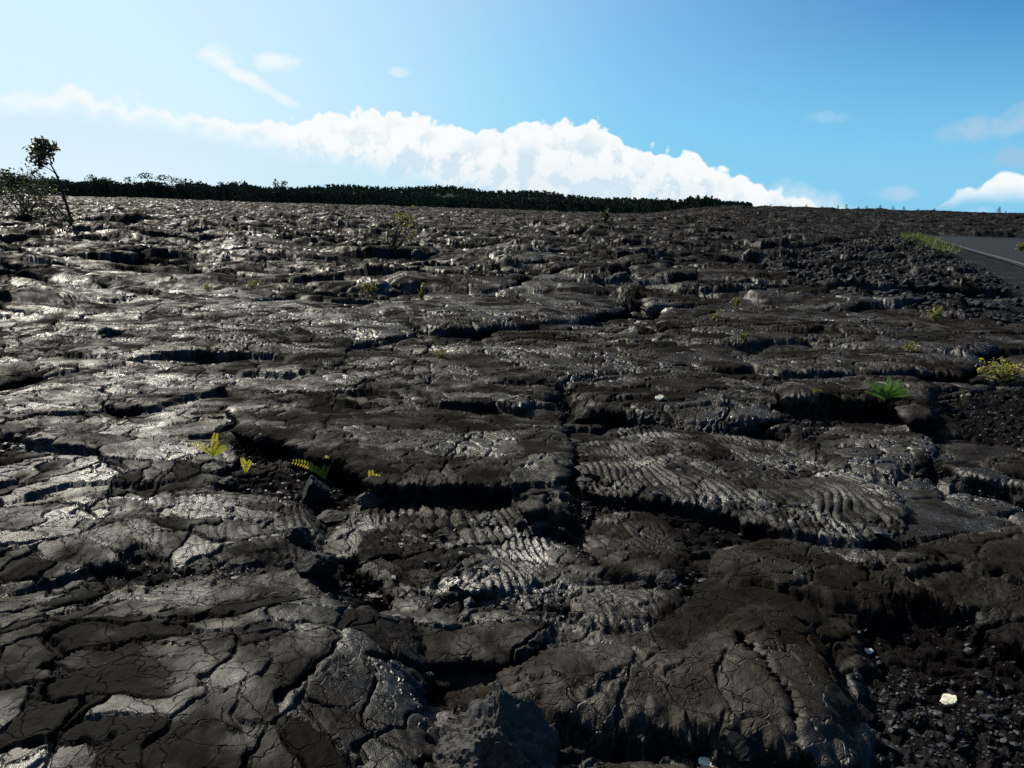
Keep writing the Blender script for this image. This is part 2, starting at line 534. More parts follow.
slab([(545, 754), (640, 750), (760, 752), (860, 764), (920, 850), (560, 880), (520, 800)], 0.011, 0.000, 0.065, .02, brown=.5)


def pit(pix, depth, soft=0.08):
    P = smooth_poly([at(*p) for p in pix])
    xs = [p[0] for p in P]; yy = [p[1] for p in P]
    s = sub(min(xs) - 0.2, max(xs) + 0.2, min(yy) - 0.2, max(yy) + 0.2)
    if s is None:
        return
    d = poly_sd(X[s], Y[s], P) + edgeN[s] * 1.8
    H[s] -= depth * sstep(d, 0.0, soft)


def groove(pix, width, depth, z=0.08):
    P = [at(p[0], p[1], z) for p in pix]
    xs = [p[0] for p in P]; yy = [p[1] for p in P]
    s = sub(min(xs) - 0.2, max(xs) + 0.2, min(yy) - 0.2, max(yy) + 0.2)
    if s is None:
        return
    best = np.full(X[s].shape, 9e9, F32)
    px = X[s] + 0.9 * edgeN[s] + 0.03 * wfx[s]; py = Y[s] - 0.9 * edgeN[s] + 0.03 * wfy[s]
    for (ax, ay), (bx, by) in zip(P[:-1], P[1:]):
        ex, ey = bx - ax, by - ay
        t = np.clip(((px - ax) * ex + (py - ay) * ey) / (ex * ex + ey * ey + 1e-9), 0, 1)
        best = np.minimum(best, (px - ax - t * ex) ** 2 + (py - ay - t * ey) ** 2)
    d = np.sqrt(best)
    H[s] -= depth * (1 - sstep(d, width * 0.4, width))


pit([(92, 345), (100, 334), (126, 336), (128, 346)], .14, .10)
groove([(745, 618), (770, 655), (800, 690), (822, 742)], .022, .07, .2)
groove([(340, 560), (450, 545), (560, 528)], .014, .05, .06)
groove([(640, 323), (760, 322), (900, 326), (1030, 332)], .06, .10, .15)
groove([(440, 472), (470, 430), (560, 420)], .012, .03, .15)

# ---- ropes: curved corrugations of the crust
ph = (X * 1.0 + 0.30 * Y) * 2 * np.pi / 0.050 + 24 * perlin(X * 0.9, Y * 0.9, 400) + 8.0 * perlin(X * 2.6, Y * 2.6, 401) + 2.2 * perlin(X * 8, Y * 8, 404)
rz = np.abs(np.sin(ph * 0.5)) ** 0.65
ropeamp = 0.024 * sstep(fbm(X * 1.7, Y * 1.7, 3, 402), -0.45, 0.05) * (0.6 + 0.8 * np.clip(perlin(X * 7, Y * 7, 405) + .4, 0, 1))
rmask_far = sstep(perlin(X / 1.3 + 7, Y / 1.0, 403), 0.22, 0.5) * 0.8 * (1 - near) * (1 - sstep(DD, 14, 24))
rope = np.maximum(rope, rmask_far)
H += rope * ropeamp * (rz - 0.5)
# ---- broken crust: small tilted flakes
fl = voronoi(WX / 0.13, WY / 0.075, 501)
flake = (fl[3] - 0.5) * 0.03 + fl[1] * (fl[4] - 0.5) * 0.04 - 0.03 * (1 - sstep(fl[0], 0, 0.18))
chaos = sstep(perlin(X / 0.55, Y / 0.4, 502), 0.0, 0.25)
H += flake * np.clip(rub * 1.1 + 0.5 * np.where(rope > 0.9, chaos, 0), 0, 1) * (1 - sstep(DD, 25, 50))
# ---- contraction cracks
cw = voronoi(WX / 0.62, WY / 0.46, 600)
cs = sstep(fbm(X * 0.7, Y * 0.7, 2, 601), -0.25, 0.1) * (1 - 0.9 * domem)
cwid = 0.004 + 0.022 * np.clip(fbm(X * 2.2, Y * 2.2, 2, 602) + 0.15, 0, 1)
dist_w = np.maximum(cwid, DD * 0.0014)
solid = (1 - rub) * (1 - 0.6 * rope)
H -= (0.040 + 0.002 * DD) * (1 - sstep(cw[0] * 0.46, dist_w * 0.3, dist_w)) * cs * solid * (1 - sstep(DD, 26, 55))
calm0 = (0.4 + 0.6 * sstep(fbm(X * 0.6 + 4, Y * 0.8, 2, 697), -0.1, 0.2)) * (1 - 0.6 * slabm)
H += calm0 * (0.020 * (cw[3] - 0.5) + 0.10 * (cw[4] - 0.5) * cw[1] + 0.09 * (cw[5] - 0.5) * cw[2]) * sstep(cw[0], 0, 0.05) * cs * (1 - rub)
cw2 = voronoi(WX / 0.20 + 0.25 * w1x, WY / 0.15, 610)
cs2 = np.maximum(sstep(fbm(X * 1.1 + 9, Y * 1.1, 3, 611), -0.15, 0.15), slabm * sstep(fbm(X * 1.6, Y * 1.6, 2, 613), -0.2, 0.05))
cs2 = cs2 * (1 - 0.55 * domem)
w2 = np.maximum(0.0055 + 0.009 * np.clip(perlin(X * 5, Y * 5, 612) + 0.3, 0, 1), DD * 0.0012)
H -= 0.027 * (1 - sstep(cw2[0] * 0.15, w2 * 0.3, w2)) * cs2 * solid * (1 - sstep(DD, 9, 14))
gloss = np.clip(0.5 + 0.8 * (cw2[5] - 0.5) * cs2 + 0.7 * (cw[3] - 0.5) + 0.9 * fbm(X * 3.5, Y * 3.5, 4, 620, 0.6), 0, 1) * (1 - 0.5 * rub)
H += calm0 * (1 - 0.5 * slabm) * (1 - 0.7 * rope) * (0.010 * (cw2[3] - 0.5) + 0.045 * ((cw2[4] - 0.5) * cw2[1] + (cw2[3] - 0.5) * cw2[2]) - 0.004 * (1 - np.clip(cw2[0] * 5, 0, 1))) * cs2 * (1 - rub) * (1 - sstep(DD, 9, 14))
# ---- fine relief
calm = np.clip(0.25 + 0.75 * sstep(fbm(X * 0.55, Y * 0.7, 3, 698), -0.05, 0.22) - 0.5 * rope, 0.12, 1) * (1 - 0.6 * slabm) * (1 - 0.35 * mid) * (1 - 0.5 * domem)
H += calm * (0.022 * fbm(X * 3.3, Y * 3.3, 3, 699) + 0.010 * fbm(X * 9, Y * 9, 3, 700)) + 0.003 * fbm(X * 26, Y * 26, 3, 701, 0.6) * (1 - sstep(DD, 8, 14))
H += rub * 0.018 * fbm(X * 18, Y * 18, 3, 702, 0.7)
H += 0.025 * fbm(X * 1.1, Y * 1.1, 3, 703) * mid + 0.05 * fbm(X * 1.5, Y * 1.5, 2, 704) * slabm

# ---- a few mounds farther out
def mound(px, py, rx, ry, h):
    x, y = at(px, py)
    d2 = ((X - x) / rx) ** 2 + ((Y - y) / ry) ** 2
    global H
    H = H + h * np.exp(-d2 * 1.2) * (0.8 + 0.3 * w1x)


mound(590, 236, 3.0, 2.2, 0.75)
mound(130, 240, 4.0, 1.6, 0.35)
mound(500, 272, 1.6, 0.9, 0.30)
mound(700, 262, 2.6, 1.4, 0.30)
mound(640, 330, 0.35, 0.25, 0.16)

# ---- the road's bed: level ground on the right
RZ = 0.10
rub = np.maximum(rub, 0.9 * sstep(az + 6 * fbm(X / 9, Y / 7, 2, 840), 2, 13) * sstep(DD, 13, 26))
ROAD_L = [at(*p, RZ) for p in ((1180, 330), (1090, 296), (1024, 268), (1000, 260), (972, 252), (945, 243.5), (930, 239), (918, 236.5))]
xe, ye = ROAD_L[-1]
ROAD_L += [(xe + 4.0, ye + 4.0), (xe + 12, ye + 5.0), (xe + 26, ye + 6), (xe + 60, ye + 6)]


def resample(P, n):
    P = np.array(P)
    for _ in range(1):
        Q = [P[0]]
        for i in range(len(P) - 1):
            Q += [P[i] * .75 + P[i + 1] * .25, P[i] * .25 + P[i + 1] * .75]
        Q.append(P[-1]); P = np.array(Q)
    L = np.r_[0, np.cumsum(np.linalg.norm(np.diff(P, axis=0), axis=1))]
    s = np.linspace(0, L[-1], n)
    return np.c_[np.interp(s, L, P[:, 0]), np.interp(s, L, P[:, 1])]


RL = resample(ROAD_L, 90)
tg = np.gradient(RL, axis=0); tg /= np.linalg.norm(tg, axis=1)[:, None]
NRM = np.c_[tg[:, 1], -tg[:, 0]]          # to the right of travel
ROAD_W = 10.0
RZ = 0.10
poly = [tuple(p) for p in (RL - NRM * 0.9)[::3]] + [tuple(p) for p in (RL + NRM * (ROAD_W + 2.0))[::-3]]
s = sub(4, 200, 6, 120)
d = poly_sd(X[s], Y[s], poly)
kk = sstep(d + 0.5 * w1x[s], -1.6, -0.1)
H[s] = H[s] * (1 - kk) + (RZ - 0.03 + 0.02 * fbm(X[s] * 2, Y[s] * 2, 2, 801)) * kk
sand = np.zeros_like(H); sand[s] = kk
# dark clinkery bank below the road
bank_poly = smooth_poly([at(*p) for p in [(770, 262), (830, 246), (900, 240), (960, 258), (1060, 292), (1120, 340), (980, 332), (880, 312), (800, 296), (750, 282)]])
d = poly_sd(X[s], Y[s], bank_poly) + 0.8 * w1x[s]
clink = np.zeros_like(H); clink[s] = sstep(d, -0.3, 1.0) * (1 - kk)
v = voronoi(X / 0.55 + 0.3 * w1x, Y / 0.45, 820)
H += clink * (0.07 * v[3] + 0.06 * np.clip(v[0] * 3, 0, 1) - 0.08)
rub = np.maximum(rub, clink * 0.9)
brn = np.where(clink > 0.5, 0.2, brn)

# ---- the walls of the steps: lips that bulge out over an undercut, rough instead of plumb
def blur(A, kr, kc):
    for ax, k_ in ((0, kr), (1, kc)):
        P_ = np.concatenate([np.repeat(A.take([0], ax), k_ + 1, ax), A, np.repeat(A.take([-1], ax), k_, ax)], ax)
        C_ = np.cumsum(P_, ax, dtype=np.float64)
        n_ = A.shape[ax]
        A = ((C_.take(range(2 * k_ + 1, 2 * k_ + 1 + n_), ax) - C_.take(range(0, n_), ax)) / (2 * k_ + 1)).astype(F32)
    return A


H = H.astype(F32)
Hb = blur(H, 11, 22)
Hs_ = blur(H, 2, 4)
dr = np.gradient(Hs_, axis=0) / np.gradient(rows)[:, None]
dt = np.gradient(Hs_, axis=1) / (rows[:, None] * (ang[1] - ang[0]))
gX = dr * np.sin(AA) + dt * np.cos(AA); gY = dr * np.cos(AA) - dt * np.sin(AA)
gl_ = np.sqrt(gX * gX + gY * gY) + 1e-6
st_ = sstep(gl_, 0.5, 1.8)
rel = np.clip(H - Hb, -0.12, 0.12)
tang = (X * -gY + Y * gX) / gl_
wn = perlin(tang * 9, H * 22 + 3, 951) + 0.6 * perlin(tang * 23, H * 50, 952)
H = H + (blur(H, 1, 5) - H) * (st_ * 0.6)
push = st_ * (0.95 * rel + (0.014 + 0.0012 * DD) * wn)
X = (X - gX / gl_ * push).astype(F32); Y = (Y - gY / gl_ * push).astype(F32)

ROWS_L = rows


def ground(x, y):
    """height of the lava field at a point"""
    x = np.asarray(x, float); y = np.asarray(y, float)
    r = np.hypot(x - OX, y - OY); a = np.arctan2(x - OX, y - OY)
    fi = np.clip(np.interp(r, rows, np.arange(NR)), 0, NR - 1.001)
    fj = np.clip((a - ang[0]) / (ang[1] - ang[0]), 0, NC - 1.001)
    i = fi.astype(int); j = fj.astype(int); u = fi - i; v_ = fj - j
    return (H[i, j] * (1 - u) * (1 - v_) + H[i + 1, j] * u * (1 - v_) + H[i, j + 1] * (1 - u) * v_ + H[i + 1, j + 1] * u * v_)


def sample(A, x, y):
    r = np.hypot(x - OX, y - OY); a = np.arctan2(x - OX, y - OY)
    i = np.clip(np.interp(r, rows, np.arange(NR)), 0, NR - 1).astype(int)
    j = np.clip((a - ang[0]) / (ang[1] - ang[0]), 0, NC - 1).astype(int)
    return A[i, j]


def hit(px, py):
    """where the lava field is seen at a picture position"""
    d = ray(px, py)
    t = np.geomspace(2.0, 420, 6000)
    P = CAM[None] + d[None] * t[:, None]
    z = ground(P[:, 0], P[:, 1])
    b = np.where(P[:, 2] < z)[0]
    k = b[0] if len(b) else len(t) - 1
    return np.array([P[k, 0], P[k, 1], float(z[k])])


# ------------------------------------------------------------------ mesh helpers
def set_smooth(me, v=True):
    me.polygons.foreach_set('use_smooth', np.full(len(me.polygons), v))


def mesh_np(name, V, Fq, mat=None, smooth=False):
    """mesh from numpy: V (n,3), Fq (m,k) with k corners each (or a list of such arrays)"""
    if not isinstance(Fq, list):
        Fq = [Fq]
    me = bpy.data.meshes.new(name)
    me.vertices.add(len(V))
    me.vertices.foreach_set('co', np.ascontiguousarray(V, F32).ravel())
    nl = sum(f.size for f in Fq)
    npoly = sum(len(f) for f in Fq)
    me.loops.add(nl)
    me.loops.foreach_set('vertex_index', np.concatenate([f.ravel() for f in Fq]).astype(np.int32))
    me.polygons.add(npoly)
    tot = np.concatenate([np.full(len(f), f.shape[1], np.int32) for f in Fq])
    st = np.r_[0, np.cumsum(tot)[:-1]].astype(np.int32)
    me.polygons.foreach_set('loop_start', st)
    if smooth:
        set_smooth(me, True)
    else:
        set_smooth(me, False)
    me.update(calc_edges=True)
    if mat:
        me.materials.append(mat)
    return me


def obj(name, me, parent=None, loc=None, kind=None, label=None, cat=None, group=None):
    o = bpy.data.objects.new(name, me)
    COL.objects.link(o)
    if parent:
        o.parent = parent
    if loc is not None:
        o.location = loc
    if kind: o['kind'] = kind
    if label: o['label'] = label
    if cat: o['category'] = cat
    if group: o['group'] = group
    return o


class MB:
    def __init__(s):
        s.V = []; s.F = {}; s.n = 0

    def add(s, V, Fq):
        V = np.asarray(V, float); Fq = np.asarray(Fq, int)
        s.V.append(V)
        s.F.setdefault(Fq.shape[1], []).append(Fq + s.n)
        s.n += len(V)

    def mesh(s, name, mat, smooth=False):
        return mesh_np(name, np.concatenate(s.V), [np.concatenate(v_) for v_ in s.F.values()], mat, smooth)

    def tube(s, pts, rad, n=6):
        pts = np.array(pts, float); rad = np.broadcast_to(rad, len(pts))
        t = np.gradient(pts, axis=0); t /= np.linalg.norm(t, axis=1)[:, None] + 1e-9
        ref = np.array([0.3, 1, 0.1]); ref /= np.linalg.norm(ref)
        u = np.cross(t, ref); u /= np.linalg.norm(u, axis=1)[:, None] + 1e-9
        v_ = np.cross(t, u)
        th = np.arange(n) * 2 * np.pi / n
        V = (pts[:, None] + rad[:, None, None] * (np.cos(th)[None, :, None] * u[:, None] + np.sin(th)[None, :, None] * v_[:, None])).reshape(-1, 3)
        m = len(pts)
        i, j = np.meshgrid(np.arange(m - 1), np.arange(n), indexing='ij')
        a = (i * n + j).ravel(); b = (i * n + (j + 1) % n).ravel()
        s.add(V, np.c_[a, b, b + n, a + n])
        c0 = np.array([[0, k_, (k_ + 1) % n] for k_ in range(1, n - 1)])
        s.F.setdefault(3, []).append(c0[:, ::-1] + s.n - m * n)
        s.F.setdefault(3, []).append(c0 + s.n - n)

    def leaves(s, C, size, rngl, up_bias=0.3, aspect=0.6):
        """leaf-sized bent blades (two quads each) at the points C"""
        n = len(C)
        size = np.broadcast_to(size, n)[:, None]
        d = rngl.normal(size=(n, 3)); d[:, 2] += up_bias; d /= np.linalg.norm(d, axis=1)[:, None]
        q = rngl.normal(size=(n, 3)); q -= (q * d).sum(1)[:, None] * d; q /= np.linalg.norm(q, axis=1)[:, None]
        nn = np.cross(d, q)
        h = size * 0.5; wv = size * 0.5 * aspect
        a = C - d * h; b = C + q * wv + nn * size * .08; c = C + d * h; e = C - q * wv + nn * size * .08
        V = np.stack([a, b, c, e], 1).reshape(-1, 3)
        k = np.arange(n)[:, None] * 4
        s.add(V, np.c_[k, k + 1, k + 2, k + 3])


# ------------------------------------------------------------------ materials
def mat_new(name):
    m = bpy.data.materials.new(name)
    m.use_nodes = True
    t = NT(m.node_tree)
    b = m.node_tree.nodes['Principled BSDF']
    return m, t, b


def lava_material():
    m, t, b = mat_new('lava_crust')
    g = t.add('ShaderNodeNewGeometry').outputs['Position']
    def attr(n):
        a = t.add('ShaderNodeAttribute'); a.attribute_name = n
        return a.outputs['Fac']
    rb, br, rp, sn, gs_ = attr('rubble'), attr('brown'), attr('rope'), attr('gravel'), attr('gloss')
    n1 = t.noise(g, 1.7, 5, 0.6)
    n2 = t.noise(g, 9.0, 5, 0.65)
    n3 = t.noise(g, 60.0, 4, 0.7)
    n4 = t.noise(g, 230.0, 2, 0.6)
    n0 = t.noise(g, 0.55, 4, 0.65)
    grey = t.mix(n2, (0.0020, 0.0021, 0.0022), (0.0080, 0.0081, 0.0080))
    brown = t.mix(n2, (0.0034, 0.0024, 0.0014), (0.0140, 0.0096, 0.0054))
    c = t.mix(t.math('MULTIPLY', t.math('ADD', br, t.math('MULTIPLY', t.math('SUBTRACT', n1, 0.5), 1.2)), 1.0, clamp=True), grey, brown)
    rust = t.math('MULTIPLY', t.ramp(t.noise(g, 3.1, 4, 0.6), 0.62, 0.74), t.math('MULTIPLY', br, 0.6))
    c = t.mix(rust, c, (0.030, 0.012, 0.006))
    c = t.mix(t.math('MULTIPLY', rb, 0.8), c, t.mix(n3, (0.0016, 0.0016, 0.0017), (0.0068, 0.0068, 0.0069)))
    c = t.mix(t.math('MULTIPLY', sn, 0.85), c, t.mix(n3, (0.008, 0.009, 0.011), (0.022, 0.024, 0.029)))
    c = t.mix(t.ramp(n3, 0.60, 0.78), c, t.mix(0.5, c, (0.026, 0.024, 0.020)))
    rough = t.math('ADD', t.math('MULTIPLY', t.math('ADD', n1, t.math('SUBTRACT', 0.5, gs_)), 0.28), 0.36)
    rough = t.math('ADD', rough, t.math('MULTIPLY', rb, 0.06))
    rough = t.math('ADD', rough, t.math('MULTIPLY', br, 0.14))
    rough = t.math('ADD', rough, t.math('MULTIPLY', sn, 0.3), clamp=True)
    t.n.remove(b)
    df = t.add('ShaderNodeBsdfDiffuse'); gl = t.add('ShaderNodeBsdfGlossy'); ad = t.add('ShaderNodeAddShader')
    t.put(df.inputs['Color'], c)
    t.put(gl.inputs['Roughness'], rough)
    # relief finer than the mesh
    vo = t.add('ShaderNodeTexVoronoi', feature='DISTANCE_TO_EDGE')
    wv = t.add('ShaderNodeVectorMath', operation='MULTIPLY_ADD')
    nv = t.add('ShaderNodeTexNoise'); nv.inputs['Scale'].default_value = 6; nv.inputs['Detail'].default_value = 3
    t.l.new(g, nv.inputs['Vector'])
    t.l.new(nv.outputs['Color'], wv.inputs[0]); wv.inputs[1].default_value = (0.22, 0.22, 0.22); t.l.new(g, wv.inputs[2])
    t.l.new(wv.outputs[0], vo.inputs['Vector']); vo.inputs['Scale'].default_value = 9
    cr = t.math('MULTIPLY', t.ramp(vo.outputs[0], 0.0, 0.035), t.ramp(n1, 0.36, 0.48))
    hgt = t.math('ADD', t.math('MULTIPLY', n3, 0.0062), t.math('MULTIPLY', n4, 0.0030))
    hgt = t.math('ADD', hgt, t.math('MULTIPLY', n2, 0.006))
    hgt = t.math('ADD', hgt, t.math('MULTIPLY', cr, 0.014))
    bp = t.add('ShaderNodeBump'); bp.inputs['Strength'].default_value = 0.8; bp.inputs['Distance'].default_value = 1.0
    t.put(bp.inputs['Height'], hgt)
    t.l.new(bp.outputs[0], df.inputs['Normal']); t.l.new(bp.outputs[0], gl.inputs['Normal'])
    lw = t.add('ShaderNodeLayerWeight'); lw.inputs[0].default_value = 0.5
    fr = t.math('MULTIPLY_ADD', t.math('POWER', lw.outputs['Facing'], 3.0), 0.008, 0.024)
    fr = t.math('MULTIPLY', fr, t.math('SUBTRACT', 1.15, t.math('MULTIPLY', br, 0.75)))
    fr = t.math('MULTIPLY', fr, t.math('MULTIPLY', t.math('MULTIPLY_ADD', t.ramp(n0, 0.38, 0.62), 1.1, 0.45), t.math('MULTIPLY_ADD', t.math('POWER', gs_, 1.4), 2.3, 0.15)))
    fr = t.math('MULTIPLY', fr, t.math('MULTIPLY_ADD', sn, -0.7, 1.0))
    fr = t.math('MULTIPLY', fr, t.math('MULTIPLY_ADD', rb, -0.45, 1.0))
    t.put(gl.inputs['Color'], t.comb(fr, t.math('MULTIPLY', fr, 0.97), t.math('MULTIPLY', fr, 0.90)))
    t.l.new(df.outputs[0], ad.inputs[0]); t.l.new(gl.outputs[0], ad.inputs[1])
    o_ = [q_ for q_ in t.n if q_.type == 'OUTPUT_MATERIAL'][0]
    t.l.new(ad.outputs[0], o_.inputs[0])
    return m


def stone_material(name, lo, hi, rough=0.5, scale=30, bump=0.006):
    m, t, b = mat_new(name)
    g = t.add('ShaderNodeNewGeometry').outputs['Position']
    n = t.noise(g, scale, 5, 0.7)
    oi = t.add('ShaderNodeObjectInfo').outputs['Random']
    t.put(b.inputs['Base Color'], t.mix(t.math('MULTIPLY', t.math('ADD', n, oi), 0.5), lo, hi))
    t.put(b.inputs['Roughness'], t.math('ADD', t.math('MULTIPLY', n, 0.3), rough - 0.15))
    b.inputs['Specular IOR Level'].default_value = 0.14
    bp = t.add('ShaderNodeBump'); bp.inputs['Strength'].default_value = 0.8; bp.inputs['Distance'].default_value = 1.0
    t.put(bp.inputs['Height'], t.math('MULTIPLY', t.noise(g, scale * 2, 4, 0.7), bump))
    t.l.new(bp.outputs[0], b.inputs['Normal'])
    return m


def leaf_material(name, lo, hi, trans=0.35, scale=4.0, rough=0.5):
    m, t, b = mat_new(name)
    g = t.add('ShaderNodeNewGeometry')
    n = t.noise(g.outputs['Position'], scale, 3, 0.7)
    ri = g.outputs['Random Per Island']
    c = t.mix(t.math('MULTIPLY', t.math('ADD', t.math('MULTIPLY', n, 1.0), ri), 0.5), lo, hi)
    t.put(b.inputs['Base Color'], c)
    t.put(b.inputs['Roughness'], rough)
    b.inputs['Specular IOR Level'].default_value = 0.0 if rough > 0.8 else 0.35
    tr = t.add('ShaderNodeBsdfTranslucent')
    t.put(tr.inputs['Color'], c)
    mx = t.add('ShaderNodeMixShader')
    mx.inputs[0].default_value = trans
    t.l.new(b.outputs[0], mx.inputs[1]); t.l.new(tr.outputs[0], mx.inputs[2])
    o = [n_ for n_ in t.n if n_.type == 'OUTPUT_MATERIAL'][0]
    t.l.new(mx.outputs[0], o.inputs[0])
    return m


LAVA = lava_material()
STONE = stone_material('dark_basalt', (0.0022, 0.002, 0.0019), (0.0092, 0.0086, 0.0082), 0.68)
PALE = stone_material('pale_stone', (0.35, 0.32, 0.24), (0.7, 0.66, 0.5), 0.7, 60, 0.004)
GRAVEL = stone_material('glassy_gravel', (0.003, 0.003, 0.003), (0.018, 0.0172, 0.0165), 0.55)
GRAVEL.node_tree.nodes['Principled BSDF'].inputs['Specular IOR Level'].default_value = 0.3
GREYROCK = stone_material('grey_scoria', (0.012, 0.0108, 0.0095), (0.050, 0.046, 0.042), 0.6, 45, 0.012)
BARK = stone_material('bark', (0.020, 0.016, 0.012), (0.075, 0.062, 0.05), 0.8, 20, 0.01)
LEAF = leaf_material('ohia_leaf', (0.012, 0.018, 0.008), (0.065, 0.066, 0.022), 0.35)
LEAF_YEL = leaf_material('yellow_green_leaf', (0.07, 0.075, 0.02), (0.24, 0.21, 0.05), 0.4)
FERN = leaf_material('fern_frond', (0.30, 0.28, 0.02), (0.60, 0.54, 0.05), 0.45, 30)
FERN_GREEN = leaf_material('green_frond', (0.035, 0.10, 0.012), (0.12, 0.24, 0.03), 0.45, 20)
FOREST = leaf_material('forest_leaf', (0.014, 0.028, 0.018), (0.032, 0.052, 0.034), 0.06, 0.5, 0.9)
GRASS = leaf_material('roadside_grass', (0.030, 0.050, 0.010), (0.13, 0.15, 0.030), 0.35, 1.0)

# ------------------------------------------------------------------ link the ground
V = np.stack([X, Y, H.astype(F32)], -1).reshape(-1, 3)
i, j = np.meshgrid(np.arange(NR - 1, dtype=np.int32), np.arange(NC - 1, dtype=np.int32), indexing='ij')
a = (i * NC + j).ravel()
me = mesh_np('lava_field', V, np.c_[a, a + 1, a + NC + 1, a + NC], LAVA, True)
for nm, A in (('rubble', rub), ('brown', np.clip(brn, 0, 1)), ('rope', rope), ('gravel', sand), ('gloss', gloss)):
    at_ = me.attributes.new(nm, 'FLOAT', 'POINT')
    at_.data.foreach_set('value', np.ascontiguousarray(A, F32).ravel())
obj('lava_field', me, kind='structure')
# the plain beyond, out to the horizon, lower than the lava in front of it
n = 64
th = np.arange(n) * 2 * np.pi / n
rr = [0.0, 60, 300, 900, 3000, 9000]
V = [[0, 0, -0.9]]
for r_ in rr[1:]:
    V += [[r_ * math.cos(t_), r_ * math.sin(t_), -0.9] for t_ in th]
Fq = [np.array([[0, 1 + k, 1 + (k + 1) % n] for k in range(n)])]
q = []
for L_ in range(len(rr) - 2):
    b0 = 1 + L_ * n
    q += [[b0 + k, b0 + n + k, b0 + n + (k + 1) % n, b0 + (k + 1) % n] for k in range(n)]
Fq.append(np.array(q))
obj('ground', mesh_np('ground', np.array(V), Fq, STONE), kind='structure')

# ------------------------------------------------------------------ road
def strip(name, off0, off1, z, mat, kind='structure', top=90):
    A = RL + NRM * off0; B = RL + NRM * off1
    k = len(RL)
    V = np.concatenate([np.c_[A, np.full(k, z)], np.c_[B, np.full(k, z)]])
    a = np.arange(k - 1)
    return mesh_np(name, V, np.c_[a, a + k, a + k + 1, a + 1], mat)


m, t, b = mat_new('asphalt')
g = t.add('ShaderNodeNewGeometry').outputs['Position']
n_ = t.noise(g, 0.6, 5, 0.6)
t.put(b.inputs['Base Color'], t.mix(n_, (0.010, 0.0106, 0.0118), (0.019, 0.0202, 0.022)))
t.put(b.inputs['Roughness'], 0.9)
b.inputs['Specular IOR Level'].default_value = 0.08
bp = t.add('ShaderNodeBump'); bp.inputs['Strength'].default_value = 0.6; bp.inputs['Distance'].default_value = 0.01
t.put(bp.inputs['Height'], t.noise(g, 80, 3, 0.7)); t.l.new(bp.outputs[0], b.inputs['Normal'])
ASPH = m
m, t, b = mat_new('worn_white_paint')
g = t.add('ShaderNodeNewGeometry').outputs['Position']
t.put(b.inputs['Base Color'], t.mix(t.ramp(t.noise(g, 3.0, 5, 0.7), 0.40, 0.62), (0.012, 0.012, 0.0125), (0.065, 0.065, 0.063)))
t.put(b.inputs['Roughness'], 0.7)
PAINT = m
obj('road', strip('road', 0, ROAD_W, RZ + 0.012, ASPH), kind='structure')
obj('road_marking', strip('road_marking', 0.25, 0.42, RZ + 0.017, PAINT), kind='structure')

# ------------------------------------------------------------------ stones
def ico(sub_):
    import bmesh
    bm = bmesh.new()
    bmesh.ops.create_icosphere(bm, subdivisions=sub_, radius=1.0)
    V = np.array([v_.co[:] for v_ in bm.verts]); Fq = np.array([[v_.index for v_ in f.verts] for f in bm.faces])
    bm.free()
    return V, Fq


def rock_shape(sub_, seed, cuts=9, flat=0.7, noise_=0.12):
    """an angular stone: a ball cut by random planes, roughened"""
    r = np.random.default_rng(seed)
    V, Fq = ico(sub_)
    for _ in range(cuts):
        nrm = r.normal(size=3); nrm /= np.linalg.norm(nrm)
        d = r.uniform(0.45, 0.8)
        s_ = V @ nrm
        V = V - np.maximum(s_ - d, 0)[:, None] * nrm[None]
    x_, y_, z_ = V.T
    n_ = fbm(x_ * 2 + seed, y_ * 2 + z_ * 1.7, 3, seed) + 0.4 * perlin(x_ * 7 + z_ * 5, y_ * 7 + seed, seed + 3)
    V = V * (1 + noise_ * n_)[:, None]
    V[:, 2] *= flat
    return V, Fq


def place_rock(px, py, width_px, name, label, mat, seed, sub_=4, flat=0.75, cat='rock', group=None, sink=0.25, asp=1.0, noise_=0.14, rotz=None):
    p = hit(px, py)
    dist = float((p - CAM) @ fw)
    sz = width_px / FPX * dist * 0.62
    V, Fq = rock_shape(sub_, seed, 9, flat, noise_)
    V = V * sz; V[:, 0] *= asp
    me = mesh_np(name, V, Fq, mat, False)
    o = obj(name, me, loc=(p[0], p[1], p[2] + sz * flat * (1 - sink * 2) * 0.6), label=label, cat=cat, group=group)
    o.rotation_euler = (0, 0, seed * 1.3 if rotz is None else rotz)
    return o


place_rock(297, 541, 24, 'lava_rock', 'small black angular rock lying on the cracked grey slab left of the ropy lava', STONE, 21)
place_rock(318, 568, 34, 'lava_rock', 'larger black rock at the slab edge, just below the small angular one', STONE, 22)
place_rock(315, 505, 34, 'lava_rock', 'tall black rock below the arching yellow fern', STONE, 23, flat=1.1)
place_rock(332, 522, 26, 'lava_rock', 'black rock leaning beside the tall black rock under the fern', STONE, 24)
place_rock(228, 488, 18, 'lava_rock', 'black round rock below the lone upright yellow fern', STONE, 25)
place_rock(520, 526, 13, 'lava_rock', 'lone small black stone on the brown end of the ropy slab', STONE, 26)
place_rock(742, 752, 36, 'lava_rock', 'black stone in the gravel strip below the big brown dome', STONE, 27)
place_rock(948, 702, 15, 'pale_pebble', 'cream white pebble on the dark streaked rubble at lower right', PALE, 28, cat='pebble')
place_rock(706, 766, 16, 'pale_pebble', 'pale flat pebble at the bottom edge beside the gravel strip', PALE, 29, cat='pebble', flat=.4)
place_rock(868, 653, 9, 'pale_pebble', 'tiny white pebble in the black hollow right of the brown dome', PALE, 30, cat='pebble')
place_rock(660, 400, 8, 'pale_pebble', 'tiny pale pebble on the smooth slab above the broken crust', PALE, 33, cat='pebble')
place_rock(372, 500, 30, 'lava_rock', 'flat brownish rock under the last yellow fern at the crack', GREYROCK, 31, flat=.5)
